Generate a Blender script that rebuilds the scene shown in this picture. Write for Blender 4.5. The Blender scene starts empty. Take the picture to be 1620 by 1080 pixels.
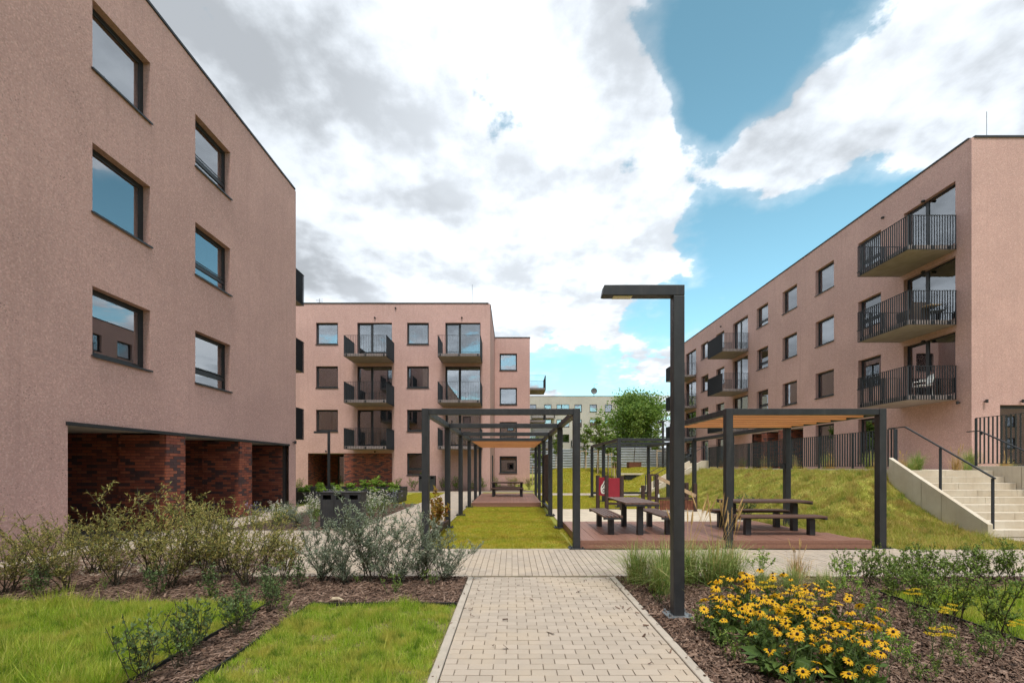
import bpy, math, random
import numpy as np
from mathutils import Vector, Matrix

R = math.radians
random.seed(7)
rng = np.random.default_rng(11)
scene = bpy.context.scene
COL = scene.collection

# ------------------------------------------------------------------ camera
cd = bpy.data.cameras.new('camera')
cam = bpy.data.objects.new('camera', cd)
COL.objects.link(cam)
cam.location = (0, 0, 1.6)
cam.rotation_euler = (R(90), 0, 0)
cd.sensor_width = 36
cd.lens = 16
cd.shift_y = 198 / 1620
cd.clip_start = 0.05
cd.clip_end = 2000
scene.camera = cam
scene.view_settings.view_transform = 'Standard'
scene.view_settings.look = 'None'
scene.view_settings.gamma = 1
scene.view_settings.exposure = 1.7
scene.view_settings.use_curve_mapping = False
scene.cycles.max_bounces = 5
scene.cycles.diffuse_bounces = 4
scene.cycles.glossy_bounces = 3
scene.cycles.transparent_max_bounces = 6
scene.cycles.adaptive_threshold = 0.02
scene.cycles.caustics_reflective = False
scene.cycles.caustics_refractive = False
scene.cycles.use_denoising = True

# ------------------------------------------------------------------ sun and sky
SUN = Vector((0.05, -0.45, 0.88)).normalized()
sd = bpy.data.lights.new('sun', 'SUN')
sd.energy = 0.98
sd.angle = R(10)
sd.color = (1.0, 0.95, 0.87)
so = bpy.data.objects.new('sun', sd)
COL.objects.link(so)
so.rotation_euler = SUN.to_track_quat('Z', 'Y').to_euler()
so.location = (5, -10, 30)

W = bpy.data.worlds.new('World')
scene.world = W
W.use_nodes = True
W.cycles.sampling_method = 'MANUAL'
W.cycles.sample_map_resolution = 512


class NT:
    """small node-tree helper"""
    def __init__(s, nt):
        s.nt = nt

    def n(s, t, **k):
        nd = s.nt.nodes.new(t)
        for a, b in k.items():
            setattr(nd, a, b)
        return nd

    def set(s, sock, v):
        if isinstance(v, bpy.types.NodeSocket):
            s.nt.links.new(v, sock)
        elif v is not None:
            sock.default_value = v

    def math(s, op, a, b=None, c=None, clamp=False):
        nd = s.n('ShaderNodeMath', operation=op, use_clamp=clamp)
        s.set(nd.inputs[0], a)
        if b is not None: s.set(nd.inputs[1], b)
        if c is not None: s.set(nd.inputs[2], c)
        return nd.outputs[0]

    def vmath(s, op, a, b=None):
        nd = s.n('ShaderNodeVectorMath', operation=op)
        s.set(nd.inputs[0], a)
        if b is not None: s.set(nd.inputs[1], b)
        return nd.outputs['Value'] if op in ('DOT_PRODUCT', 'LENGTH', 'DISTANCE') else nd.outputs[0]

    def maprange(s, v, a, b, c=0.0, d=1.0, mode='SMOOTHSTEP'):
        nd = s.n('ShaderNodeMapRange', interpolation_type=mode)
        s.set(nd.inputs['Value'], v)
        nd.inputs['From Min'].default_value = a
        nd.inputs['From Max'].default_value = b
        nd.inputs['To Min'].default_value = c
        nd.inputs['To Max'].default_value = d
        return nd.outputs[0]

    def mix(s, f, a, b, blend='MIX'):
        nd = s.n('ShaderNodeMix', data_type='RGBA', blend_type=blend)
        s.set(nd.inputs['Factor'], f)
        A = [i for i in nd.inputs if i.name == 'A' and i.type == 'RGBA'][0]
        B = [i for i in nd.inputs if i.name == 'B' and i.type == 'RGBA'][0]
        s.set(A, a if isinstance(a, bpy.types.NodeSocket) else (*a, 1))
        s.set(B, b if isinstance(b, bpy.types.NodeSocket) else (*b, 1))
        return [o for o in nd.outputs if o.type == 'RGBA'][0]

    def noise(s, vec, scale, detail=4, rough=0.5, dist=0.0, out='Fac', dim='3D'):
        nd = s.n('ShaderNodeTexNoise', noise_dimensions=dim)
        if vec is not None: s.set(nd.inputs['Vector'], vec)
        nd.inputs['Scale'].default_value = scale
        nd.inputs['Detail'].default_value = detail
        nd.inputs['Roughness'].default_value = rough
        nd.inputs['Distortion'].default_value = dist
        return nd.outputs[out]

    def voronoi(s, vec, scale, feature='F1', out='Distance', rand=1.0):
        nd = s.n('ShaderNodeTexVoronoi', feature=feature)
        if vec is not None: s.set(nd.inputs['Vector'], vec)
        nd.inputs['Scale'].default_value = scale
        nd.inputs['Randomness'].default_value = rand
        return nd.outputs[out]


def pixdir(x, y):
    return Vector(((x - 810) / 720, 1.0, (738 - y) / 720)).normalized()


SKY_OX, SKY_OY = 3.7, 1.9
w = NT(W.node_tree)
W.node_tree.nodes.clear()
wout = w.n('ShaderNodeOutputWorld')
bg = w.n('ShaderNodeBackground')
bg.inputs['Strength'].default_value = 0.1
sky = w.n('ShaderNodeTexSky', sky_type='NISHITA', sun_disc=False)
sky.sun_elevation = math.asin(SUN.z)
sky.sun_rotation = math.atan2(SUN.x, SUN.y)
sky.air_density = 1.0
sky.dust_density = 0.6
sky.ozone_density = 1.6
tc = w.n('ShaderNodeTexCoord')
D = tc.outputs['Generated']
sp = w.n('ShaderNodeSeparateXYZ')
w.set(sp.inputs[0], D)
zz = w.math('ADD', w.math('MAXIMUM', sp.outputs[2], 0.0), 0.22)
cp = w.n('ShaderNodeCombineXYZ')
w.set(cp.inputs[0], w.math('DIVIDE', sp.outputs[0], zz))
w.set(cp.inputs[1], w.math('DIVIDE', sp.outputs[1], zz))
P = w.vmath('ADD', cp.outputs[0], (SKY_OX, SKY_OY, 0))
# a field of large cumulus; the openings seen in the photograph lie in these directions
cov = -0.04
BL = [  # pixel direction, outer radius (deg), weight
    (1250, 20, 12, -.40), (1150, 100, 7, -.22), (1110, 230, 4, -.20), (1120, 360, 5, -.15), (1250, 395, 14, -.40), (1180, 470, 8, -.10),
    (1400, 340, 9, -.26), (1500, 430, 10, -.25), (825, 160, 6, -.17), (960, 240, 5, -.14), (1035, 490, 5, -.24), (880, 600, 6, -.2), (950, 605, 6, -.22), (1010, 60, 6, -.1),
    (1440, 110, 13, .17), (1340, 190, 8, .15), (1250, 225, 7, .22), (1180, 270, 5, .16), (1590, 60, 14, .17), (980, 330, 13, .12), (1040, 410, 8, .16), (600, 330, 32, .20), (1000, 150, 6, .10), (1150, 520, 5, .25), (1300, 545, 7, .3), (1450, 520, 9, .3)]
for (bx, by, br, bw) in BL:
    dt = w.vmath('DOT_PRODUCT', D, tuple(pixdir(bx, by)))
    cov = w.math('ADD', cov, w.maprange(dt, math.cos(R(br)), math.cos(R(br * 0.25)), 0.0, bw))
n1 = w.noise(P, 2.3, 7, 0.62, 0, 'Fac', '2D')
n1b = w.noise(w.vmath('ADD', P, (-0.05, 0.11, 0.03)), 2.3, 4, 0.60, 0, 'Fac', '2D')
n0 = w.noise(P, 1.0, 2, 0.55, 0, 'Fac', '2D')
dens = w.math('ADD', w.math('ADD', w.math('MULTIPLY', n1, 1.0), w.math('ADD', w.math('MULTIPLY', n0, 0.30), w.math('MULTIPLY', w.math('SUBTRACT', w.noise(P, 11.0, 2, 0.65, 0, 'Fac', '2D'), 0.5), 0.24))), cov)
mask = w.maprange(dens, 0.475, 0.605)
veil = w.maprange(w.math('ADD', dens, w.math('MULTIPLY', n0, 0.25)), 0.40, 0.72, 0.0, 0.34)
mask = w.math('MAXIMUM', mask, veil)
lit = w.maprange(w.math('SUBTRACT', n1, n1b), -0.17, 0.17)
thick = w.maprange(w.math('ADD', w.math('MULTIPLY', n0, 0.7), w.math('MULTIPLY', n1, 0.3)), 0.40, 0.64)
top = w.math('MULTIPLY', w.maprange(w.vmath('DOT_PRODUCT', D, tuple(pixdir(330, 30))), math.cos(R(30)), 1.0), 0.75)
core = w.maprange(w.vmath('DOT_PRODUCT', D, tuple(pixdir(800, 300))), math.cos(R(24)), 1.0)
thick = w.math('ADD', w.math('MULTIPLY', thick, 0.62), w.math('SUBTRACT', top, w.math('MULTIPLY', core, 0.45)), clamp=True)
bright = w.math('SUBTRACT', w.math('ADD', w.math('MULTIPLY', lit, 2.5), 3.95), w.math('MULTIPLY', thick, 1.75))
bright = w.math('MULTIPLY', bright, 0.66)
ccol = w.mix(w.maprange(bright, 3.0, 6.0), (0.90, 0.965, 1.04), (1.0, 0.995, 0.985))
cvec = w.vmath('SCALE', ccol)
w.set(cvec.node.inputs['Scale'], bright)
skyc = w.mix(1.0, sky.outputs[0], (0.74, 0.90, 0.73), 'MULTIPLY')
skyc = w.mix(0.22, skyc, (1.2, 3.1, 3.9))
skyv = w.vmath('SCALE', skyc)
w.set(skyv.node.inputs['Scale'], w.maprange(sp.outputs[2], 0.15, 0.75, 1.08, 0.66))
skyc = skyv
fin = w.mix(mask, skyc, cvec)
w.set(bg.inputs['Color'], fin)
w.nt.links.new(bg.outputs[0], wout.inputs[0])

# ------------------------------------------------------------------ materials
MATS = {}


def newmat(name):
    m = bpy.data.materials.new(name)
    m.use_nodes = True
    nt = NT(m.node_tree)
    b = m.node_tree.nodes['Principled BSDF']
    MATS[name] = m
    return m, nt, b


def bump(t, b, h, strength=0.3, dist=0.01):
    nd = t.n('ShaderNodeBump')
    nd.inputs['Strength'].default_value = strength
    nd.inputs['Distance'].default_value = dist
    t.set(nd.inputs['Height'], h)
    t.nt.links.new(nd.outputs[0], b.inputs['Normal'])


def posn(t):
    return t.n('ShaderNodeNewGeometry').outputs['Position']


def rnd(t):
    g = t.n('ShaderNodeNewGeometry').outputs['Random Per Island']
    o = t.n('ShaderNodeObjectInfo').outputs['Random']
    return t.math('FRACT', t.math('ADD', g, o))


def simple(name, col, rough=0.6, metal=0.0, var=0.12, nscale=6.0, bstr=0.0, bscale=60, spec=0.5):
    m, t, b = newmat(name)
    p = posn(t)
    v = t.noise(p, nscale, 5, 0.6)
    c = t.mix(t.maprange(v, 0.3, 0.7), tuple(x * (1 - var) for x in col), tuple(min(1, x * (1 + var)) for x in col))
    t.set(b.inputs['Base Color'], c)
    b.inputs['Roughness'].default_value = rough
    b.inputs['Metallic'].default_value = metal
    b.inputs['Specular IOR Level'].default_value = spec
    if bstr:
        bump(t, b, t.noise(p, bscale, 5, 0.6), bstr, 0.01)
    return m


def plaster(name, col, speck=1.0):
    m, t, b = newmat(name)
    p = posn(t)
    big = t.noise(p, 0.35, 4, 0.6)
    mid = t.noise(p, 5.0, 5, 0.7)
    fine = t.noise(p, 24.0, 4, 0.85)
    gr = t.voronoi(p, 60.0)
    c = t.mix(t.maprange(big, 0.3, 0.7), tuple(x * 0.88 for x in col), tuple(x * 1.08 for x in col))
    c = t.mix(t.math('MULTIPLY', t.maprange(mid, 0.35, 0.7), 0.35), c, tuple(x * 0.86 for x in col))
    c = t.mix(t.math('MULTIPLY', t.maprange(fine, 0.50, 0.68), 0.6), c, (0.70, 0.53, 0.48))
    c = t.mix(t.math('MULTIPLY', t.maprange(gr, 0.22, 0.08), 0.6 * speck), c, (0.16, 0.11, 0.10))
    vc = t.n('ShaderNodeTexVoronoi'); t.set(vc.inputs['Vector'], p); vc.inputs['Scale'].default_value = 38.0
    vs = t.n('ShaderNodeSeparateXYZ'); t.set(vs.inputs[0], vc.outputs['Color'])
    c = t.mix(t.math('MULTIPLY', t.maprange(vs.outputs[0], 0.62, 1.0), 0.38), c, tuple(x * 0.62 for x in col))
    c = t.mix(t.math('MULTIPLY', t.maprange(vs.outputs[1], 0.70, 1.0), 0.40), c, tuple(min(.9, x * 1.45) for x in col))
    # water streaks running down the render
    sc = t.n('ShaderNodeMapping')
    sc.inputs['Scale'].default_value = (3.0, 3.0, 0.12)
    t.set(sc.inputs['Vector'], p)
    st = t.noise(sc.outputs[0], 1.6, 5, 0.65)
    c = t.mix(t.math('MULTIPLY', t.maprange(st, 0.50, 0.8), 0.42), c, tuple(x * 0.7 for x in col))
    # splash-zone dirt just above the ground
    sz = t.n('ShaderNodeSeparateXYZ'); t.set(sz.inputs[0], p)
    dz = t.math('MULTIPLY', t.maprange(sz.outputs[2], 0.75, 0.0), t.maprange(t.noise(p, 2.5, 5, 0.7), 0.3, 0.7))
    c = t.mix(t.math('MULTIPLY', dz, 0.5), c, (0.20, 0.155, 0.125))
    # sparse chips
    v2 = t.n('ShaderNodeTexVoronoi')
    t.set(v2.inputs['Vector'], p)
    v2.inputs['Scale'].default_value = 19.0
    pit = t.math('MULTIPLY', t.maprange(v2.outputs['Distance'], 0.27, 0.12), t.maprange(t.noise(p, 1.3, 5, 0.7), 0.50, 0.64))
    pit = t.math('MULTIPLY', pit, 0.75 * speck)
    c = t.mix(pit, c, (0.12, 0.085, 0.08))
    t.set(b.inputs['Base Color'], c)
    b.inputs['Roughness'].default_value = 0.92
    b.inputs['Specular IOR Level'].default_value = 0.2
    bump(t, b, t.math('ADD', t.math('MULTIPLY', fine, 0.6), t.math('MULTIPLY', mid, 0.5)), 0.35, 0.012)
    return m


plaster('plaster_left', (0.545, 0.340, 0.302), 1.0)
plaster('plaster', (0.535, 0.334, 0.297), 0.6)
plaster('plaster_beige', (0.43, 0.405, 0.37), 0.3)


def brick_colour(t, r, p):
    cr = t.n('ShaderNodeValToRGB')
    e = cr.color_ramp.elements
    e[0].position = 0.0; e[0].color = (0.067, 0.038, 0.040, 1)
    e[1].position = 1.0; e[1].color = (0.360, 0.121, 0.070, 1)
    for pos, c in ((0.18, (0.090, 0.048, 0.048)), (0.30, (0.204, 0.058, 0.038)), (0.60, (0.298, 0.077, 0.045)), (0.82, (0.376, 0.105, 0.054))):
        k = e.new(pos); k.color = (*c, 1)
    t.set(cr.inputs[0], r)
    n = t.noise(p, 30.0, 4, 0.7)
    return t.mix(t.math('MULTIPLY', t.maprange(n, 0.35, 0.7), 0.35), cr.outputs[0], (0.118, 0.045, 0.032))


m, t, b = newmat('brick_piece')
p = posn(t)
t.set(b.inputs['Base Color'], brick_colour(t, rnd(t), p))
b.inputs['Roughness'].default_value = 0.75
bump(t, b, t.noise(p, 70, 4, 0.7), 0.4, 0.006)

m, t, b = newmat('brick_wall')
p = posn(t)
s = t.n('ShaderNodeSeparateXYZ'); t.set(s.inputs[0], p)
c = t.n('ShaderNodeCombineXYZ')
t.set(c.inputs[0], t.math('ADD', s.outputs[0], s.outputs[1]))
t.set(c.inputs[1], s.outputs[2])
bt = t.n('ShaderNodeTexBrick')
t.set(bt.inputs['Vector'], c.outputs[0])
bt.inputs['Scale'].default_value = 1.0
bt.inputs['Brick Width'].default_value = 0.25
bt.inputs['Row Height'].default_value = 0.075
bt.inputs['Mortar Size'].default_value = 0.006
bt.inputs['Color1'].default_value = (0, 0, 0, 1)
bt.inputs['Color2'].default_value = (1, 1, 1, 1)
bt.inputs['Mortar'].default_value = (0.5, 0.5, 0.5, 1)
bc = brick_colour(t, bt.outputs['Color'], p)
t.set(b.inputs['Base Color'], t.mix(bt.outputs['Fac'], bc, (0.05, 0.04, 0.038)))
b.inputs['Roughness'].default_value = 0.8
bump(t, b, t.math('SUBTRACT', 1.0, bt.outputs['Fac']), 0.6, 0.01)

simple('mortar', (0.055, 0.045, 0.042), 0.9)
m, t, b = newmat('metal')
p = posn(t)
c = t.mix(t.maprange(t.noise(p, 3.0, 6, 0.7), 0.35, 0.7), (0.020, 0.022, 0.026), (0.032, 0.034, 0.038))
mp = t.n('ShaderNodeMapping'); mp.inputs['Scale'].default_value = (14, 14, 0.9); t.set(mp.inputs['Vector'], p)
dst = t.noise(mp.outputs[0], 1.0, 5, 0.7)
c = t.mix(t.math('MULTIPLY', t.maprange(dst, 0.52, 0.8), 0.35), c, (0.10, 0.095, 0.085))
t.set(b.inputs['Base Color'], c)
t.set(b.inputs['Roughness'], t.maprange(dst, 0.3, 0.75, 0.38, 0.62))
bump(t, b, t.noise(p, 160, 3, 0.6), 0.05, 0.003)
simple('frame', (0.022, 0.024, 0.027), 0.45, 0.0, 0.1)
simple('rail_metal', (0.026, 0.030, 0.036), 0.5, 0.0, 0.1)
simple('galvanised', (0.26, 0.28, 0.30), 0.45, 0.6, 0.15)
simple('interior', (0.014, 0.013, 0.012), 0.9)
simple('curtain', (0.62, 0.60, 0.57), 0.9, 0, 0.08, 3.0)
simple('blind', (0.30, 0.30, 0.30), 0.8)
m, t, b = newmat('concrete')
p = posn(t)
c = t.mix(t.maprange(t.noise(p, 1.3, 5, 0.65), 0.3, 0.7), (0.54, 0.46, 0.35), (0.64, 0.575, 0.47))
mp = t.n('ShaderNodeMapping'); mp.inputs['Scale'].default_value = (5, 5, 0.35); t.set(mp.inputs['Vector'], p)
c = t.mix(t.math('MULTIPLY', t.maprange(t.noise(mp.outputs[0], 1.5, 5, 0.7), 0.5, 0.78), 0.5), c, (0.36, 0.30, 0.22))
c = t.mix(t.math('MULTIPLY', t.maprange(t.voronoi(p, 24.0), 0.16, 0.06), 0.5), c, (0.22, 0.19, 0.16))
t.set(b.inputs['Base Color'], c)
b.inputs['Roughness'].default_value = 0.88
bump(t, b, t.noise(p, 50, 4, 0.7), 0.25, 0.008)
simple('concrete_slab', (0.30, 0.248, 0.235), 0.85, 0, 0.12, 3.0, 0.2, 40)
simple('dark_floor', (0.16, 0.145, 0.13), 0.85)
simple('soffit', (0.46, 0.43, 0.38), 0.85, 0, 0.06)
simple('coping', (0.018, 0.019, 0.021), 0.5)
simple('white_plastic', (0.78, 0.78, 0.76), 0.5, 0, 0.03)
simple('wicker', (0.075, 0.055, 0.047), 0.8, 0, 0.25, 40)
simple('cushion', (0.12, 0.14, 0.17), 0.9, 0, 0.15)
simple('tan_wood', (0.44, 0.31, 0.19), 0.7, 0, 0.2, 8)
simple('red_panel', (0.30, 0.022, 0.040), 0.5, 0, 0.06)
simple('panel_white', (0.78, 0.76, 0.72), 0.5, 0, 0.03)
simple('panel_black', (0.012, 0.012, 0.014), 0.5, 0, 0.03)
simple('dark_timber', (0.050, 0.026, 0.022), 0.75, 0, 0.3, 18, 0.2, 30)
simple('rust', (0.145, 0.050, 0.028), 0.85, 0, 0.35, 9, 0.2, 50)
simple('sheet_steel', (0.40, 0.43, 0.47), 0.45, 0.5, 0.12, 1.2)
simple('lamp_glass', (0.72, 0.63, 0.42), 0.4, 0, 0.05)
simple('stake', (0.58, 0.44, 0.30), 0.8, 0, 0.12, 10)
simple('bark', (0.085, 0.066, 0.050), 0.9, 0, 0.3, 12, 0.4, 30)
simple('stem', (0.060, 0.050, 0.030), 0.8, 0, 0.3, 12)
simple('green_stem', (0.075, 0.11, 0.035), 0.7, 0, 0.25, 12)
simple('straw', (0.52, 0.34, 0.14), 0.8, 0, 0.25, 6)
simple('soil', (0.050, 0.036, 0.027), 0.95, 0, 0.3, 14, 0.5, 30)
simple('edging', (0.012, 0.012, 0.013), 0.7)
simple('cone', (0.020, 0.010, 0.007), 0.8)
simple('stone', (0.42, 0.34, 0.23), 0.85, 0, 0.15, 20, 0.3, 30)
simple('satellite', (0.11, 0.11, 0.12), 0.5)
simple('rope', (0.55, 0.50, 0.42), 0.8)
simple('wall_black', (0.016, 0.016, 0.017), 0.6)


def wood(name, ca, cb, axis=0, grain=1.0, rough=0.55):
    m, t, b = newmat(name)
    p = posn(t)
    mp = t.n('ShaderNodeMapping')
    s = [26, 26, 26]; s[axis] = 1.6
    mp.inputs['Scale'].default_value = s
    t.set(mp.inputs['Vector'], p)
    g = t.noise(mp.outputs[0], 1.0, 5, 0.6, 0.6)
    c = t.mix(t.maprange(g, 0.3, 0.72), ca, cb)
    c = t.mix(t.math('MULTIPLY', rnd(t), 0.45), c, tuple(x * 0.62 for x in ca))
    t.set(b.inputs['Base Color'], c)
    b.inputs['Roughness'].default_value = rough
    bump(t, b, g, 0.25 * grain, 0.004)
    return m


wood('larch', (0.50, 0.205, 0.065), (0.37, 0.140, 0.042), 0)
wood('deck_wood', (0.30, 0.150, 0.106), (0.235, 0.112, 0.080), 1)
wood('slat_wood_x', (0.175, 0.098, 0.074), (0.115, 0.064, 0.050), 0)
wood('slat_wood_y', (0.175, 0.098, 0.074), (0.115, 0.064, 0.050), 1)

# glass: partly mirror, partly see-through into a dark room
m, t, b = newmat('glass')
nt = m.node_tree
out = [n for n in nt.nodes if n.type == 'OUTPUT_MATERIAL'][0]
gl = t.n('ShaderNodeBsdfGlossy'); gl.inputs['Roughness'].default_value = 0.0
gl.inputs['Color'].default_value = (0.92, 0.96, 1.0, 1)
tr = t.n('ShaderNodeBsdfTransparent'); tr.inputs['Color'].default_value = (0.72, 0.76, 0.78, 1)
fr = t.n('ShaderNodeFresnel'); fr.inputs['IOR'].default_value = 1.55
fac = t.math('ADD', t.math('MULTIPLY', fr.outputs[0], 0.85), 0.28, clamp=True)
bn = t.n('ShaderNodeBump'); bn.inputs['Strength'].default_value = 0.006; bn.inputs['Distance'].default_value = 0.02
t.set(bn.inputs['Height'], t.noise(posn(t), 1.2, 2, 0.5))
nt.links.new(bn.outputs[0], gl.inputs['Normal'])
mx = t.n('ShaderNodeMixShader')
t.set(mx.inputs[0], fac)
nt.links.new(tr.outputs[0], mx.inputs[1]); nt.links.new(gl.outputs[0], mx.inputs[2])
nt.links.new(mx.outputs[0], out.inputs[0])

# paving stones
m, t, b = newmat('paver')
p = posn(t)
r1 = rnd(t)
big = t.noise(p, 0.9, 3, 0.6)
c = t.mix(r1, (0.385, 0.325, 0.265), (0.455, 0.385, 0.315))
c = t.mix(t.math('MULTIPLY', t.maprange(big, 0.45, 0.62), 0.45), c, (0.52, 0.42, 0.31))
fn = t.noise(p, 130, 3, 0.8)
c = t.mix(t.math('MULTIPLY', t.maprange(fn, 0.45, 0.75), 0.35), c, (0.36, 0.30, 0.245))
stn = t.noise(p, 3.2, 5, 0.7)
c = t.mix(t.math('MULTIPLY', t.maprange(stn, 0.56, 0.75), 0.30), c, (0.33, 0.28, 0.23))
t.set(b.inputs['Base Color'], c)
b.inputs['Roughness'].default_value = 0.9
b.inputs['Specular IOR Level'].default_value = 0.25
bump(t, b, fn, 0.25, 0.004)
simple('joint_sand', (0.21, 0.17, 0.13), 0.95, 0, 0.3, 8)
simple('kerb_stone', (0.44, 0.385, 0.32), 0.9, 0, 0.1, 5, 0.2, 90)
simple('sand', (0.56, 0.475, 0.365), 0.95, 0, 0.12, 3.0, 0.35, 70)


def leafmat(name, cols, rough=0.6, trans=0.35, patch=None, patch2=None):
    m, t, b = newmat(name)
    nt = m.node_tree
    out = [n for n in nt.nodes if n.type == 'OUTPUT_MATERIAL'][0]
    r = rnd(t)
    cr = t.n('ShaderNodeValToRGB')
    e = cr.color_ramp.elements
    while len(e) < len(cols): e.new(0.5)
    for i, c in enumerate(cols):
        e[i].position = i / (len(cols) - 1)
        e[i].color = (*c, 1)
    t.set(cr.inputs[0], r)
    c = cr.outputs[0]
    if patch:
        pn = t.noise(posn(t), patch[1], 4, 0.6)
        c = t.mix(t.math('MULTIPLY', t.maprange(pn, 0.42, 0.66), patch[2]), c, patch[0])
    if patch2:
        pn = t.noise(t.vmath('ADD', posn(t), (7.3, 2.1, 0)), patch2[1], 3, 0.6)
        c = t.mix(t.math('MULTIPLY', t.maprange(pn, 0.52, 0.66), patch2[2]), c, patch2[0])
    t.set(b.inputs['Base Color'], c)
    b.inputs['Roughness'].default_value = rough
    b.inputs['Specular IOR Level'].default_value = 0.3
    tl = t.n('ShaderNodeBsdfTranslucent')
    t.set(tl.inputs['Color'], c)
    mx = t.n('ShaderNodeMixShader'); mx.inputs[0].default_value = trans
    nt.links.new(b.outputs[0], mx.inputs[1]); nt.links.new(tl.outputs[0], mx.inputs[2])
    nt.links.new(mx.outputs[0], out.inputs[0])
    return m


leafmat('lawn_near', [(0.14, 0.27, 0.018), (0.33, 0.50, 0.035), (0.45, 0.56, 0.055), (0.66, 0.63, 0.20)], 0.6, 0.42, ((0.58, 0.51, 0.11), 3.2, 0.75), ((0.09, 0.20, 0.015), 8.0, 0.75))
leafmat('lawn_mid', [(0.342, 0.378, 0.032), (0.464, 0.451, 0.044), (0.586, 0.488, 0.073)], 0.7, 0.35, ((0.561, 0.403, 0.073), 2.0, 0.7), ((0.207, 0.305, 0.024), 5.0, 0.5))
leafmat('lawn_slope', [(0.288, 0.360, 0.048), (0.444, 0.432, 0.072), (0.660, 0.516, 0.192)], 0.7, 0.35, ((0.504, 0.360, 0.120), 2.2, 0.8), ((0.132, 0.240, 0.030), 3.6, 0.7))
leafmat('leaf_grey', [(0.149, 0.201, 0.132), (0.230, 0.276, 0.196), (0.345, 0.385, 0.287), (0.172, 0.213, 0.103)], 0.6, 0.3)
leafmat('leaf_olive', [(0.16, 0.185, 0.045), (0.27, 0.275, 0.075), (0.38, 0.34, 0.11), (0.50, 0.40, 0.13), (0.19, 0.25, 0.085)], 0.6, 0.34)
leafmat('leaf_dark', [(0.07, 0.115, 0.045), (0.115, 0.18, 0.06), (0.18, 0.25, 0.09)], 0.5, 0.3)
leafmat('leaf_green', [(0.12, 0.20, 0.04), (0.19, 0.28, 0.055), (0.28, 0.36, 0.075)], 0.55, 0.35)
leafmat('leaf_bright', [(0.15, 0.28, 0.035), (0.27, 0.42, 0.055), (0.38, 0.48, 0.09)], 0.5, 0.35)
leafmat('leaf_tree', [(0.11, 0.19, 0.04), (0.17, 0.28, 0.05), (0.26, 0.36, 0.075)], 0.55, 0.4)
leafmat('leaf_vine', [(0.30, 0.23, 0.03), (0.42, 0.27, 0.04), (0.36, 0.10, 0.03), (0.25, 0.25, 0.05), (0.40, 0.22, 0.06)], 0.6, 0.4)
leafmat('grass_reed', [(0.17, 0.27, 0.06), (0.26, 0.36, 0.085), (0.34, 0.40, 0.14), (0.52, 0.43, 0.18)], 0.6, 0.3)
leafmat('petal', [(0.86, 0.47, 0.012), (0.92, 0.58, 0.022), (0.80, 0.38, 0.010)], 0.6, 0.38)
leafmat('yarrow', [(0.75, 0.55, 0.03), (0.82, 0.64, 0.05)], 0.7, 0.2)
leafmat('white_bloom', [(0.72, 0.70, 0.60), (0.80, 0.78, 0.70), (0.60, 0.56, 0.42)], 0.7, 0.3)
leafmat('lilac_bloom', [(0.36, 0.32, 0.52), (0.46, 0.42, 0.60)], 0.7, 0.3)
leafmat('chip', [(0.070, 0.042, 0.030), (0.135, 0.080, 0.056), (0.20, 0.125, 0.088), (0.30, 0.205, 0.155), (0.10, 0.062, 0.046)], 0.85, 0.0)

m, t, b = newmat('turf')
p = posn(t)
n = t.noise(p, 1.0, 6, 0.65)
c = t.mix(t.maprange(n, 0.35, 0.66), (0.31, 0.33, 0.04), (0.46, 0.39, 0.08))
c = t.mix(t.maprange(t.noise(p, 28, 4, 0.7), 0.4, 0.7), c, (0.19, 0.21, 0.035))
t.set(b.inputs['Base Color'], c)
b.inputs['Roughness'].default_value = 0.95
bump(t, b, t.noise(p, 45, 4, 0.7), 0.8, 0.03)

m, t, b = newmat('turf_dry')
p = posn(t)
c = t.mix(t.maprange(t.noise(p, 6.0, 5, 0.65), 0.35, 0.66), (0.17, 0.20, 0.03), (0.33, 0.26, 0.11))
c = t.mix(t.maprange(t.noise(p, 40, 4, 0.7), 0.4, 0.7), c, (0.11, 0.085, 0.04))
t.set(b.inputs['Base Color'], c)
b.inputs['Roughness'].default_value = 0.95
bump(t, b, t.noise(p, 45, 4, 0.7), 0.8, 0.03)

m, t, b = newmat('mulch_base')
p = posn(t)
n = t.voronoi(p, 42.0, out='Color')
sx = t.n('ShaderNodeSeparateXYZ'); t.set(sx.inputs[0], n)
c = t.mix(sx.outputs[0], (0.045, 0.027, 0.020), (0.13, 0.080, 0.058))
t.set(b.inputs['Base Color'], c)
b.inputs['Roughness'].default_value = 0.95
bump(t, b, t.noise(p, 60, 4, 0.7), 0.9, 0.03)

# ------------------------------------------------------------------ mesh helpers


def wloc(o):
    v = Vector((0, 0, 0))
    while o is not None:
        v = v + o.location
        o = o.parent
    return v


def link(o, parent=None):
    COL.objects.link(o)
    if parent is not None:
        o.parent = parent
    return o


def tag(o, label=None, cat=None, group=None, kind=None):
    if label: o['label'] = label
    if cat: o['category'] = cat
    if group: o['group'] = group
    if kind: o['kind'] = kind
    return o


def thing(name, loc, label, cat, group=None):
    o = bpy.data.objects.new(name, None)
    o.empty_display_size = 0.2
    COL.objects.link(o)
    o.location = loc
    return tag(o, label, cat, group)


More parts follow.
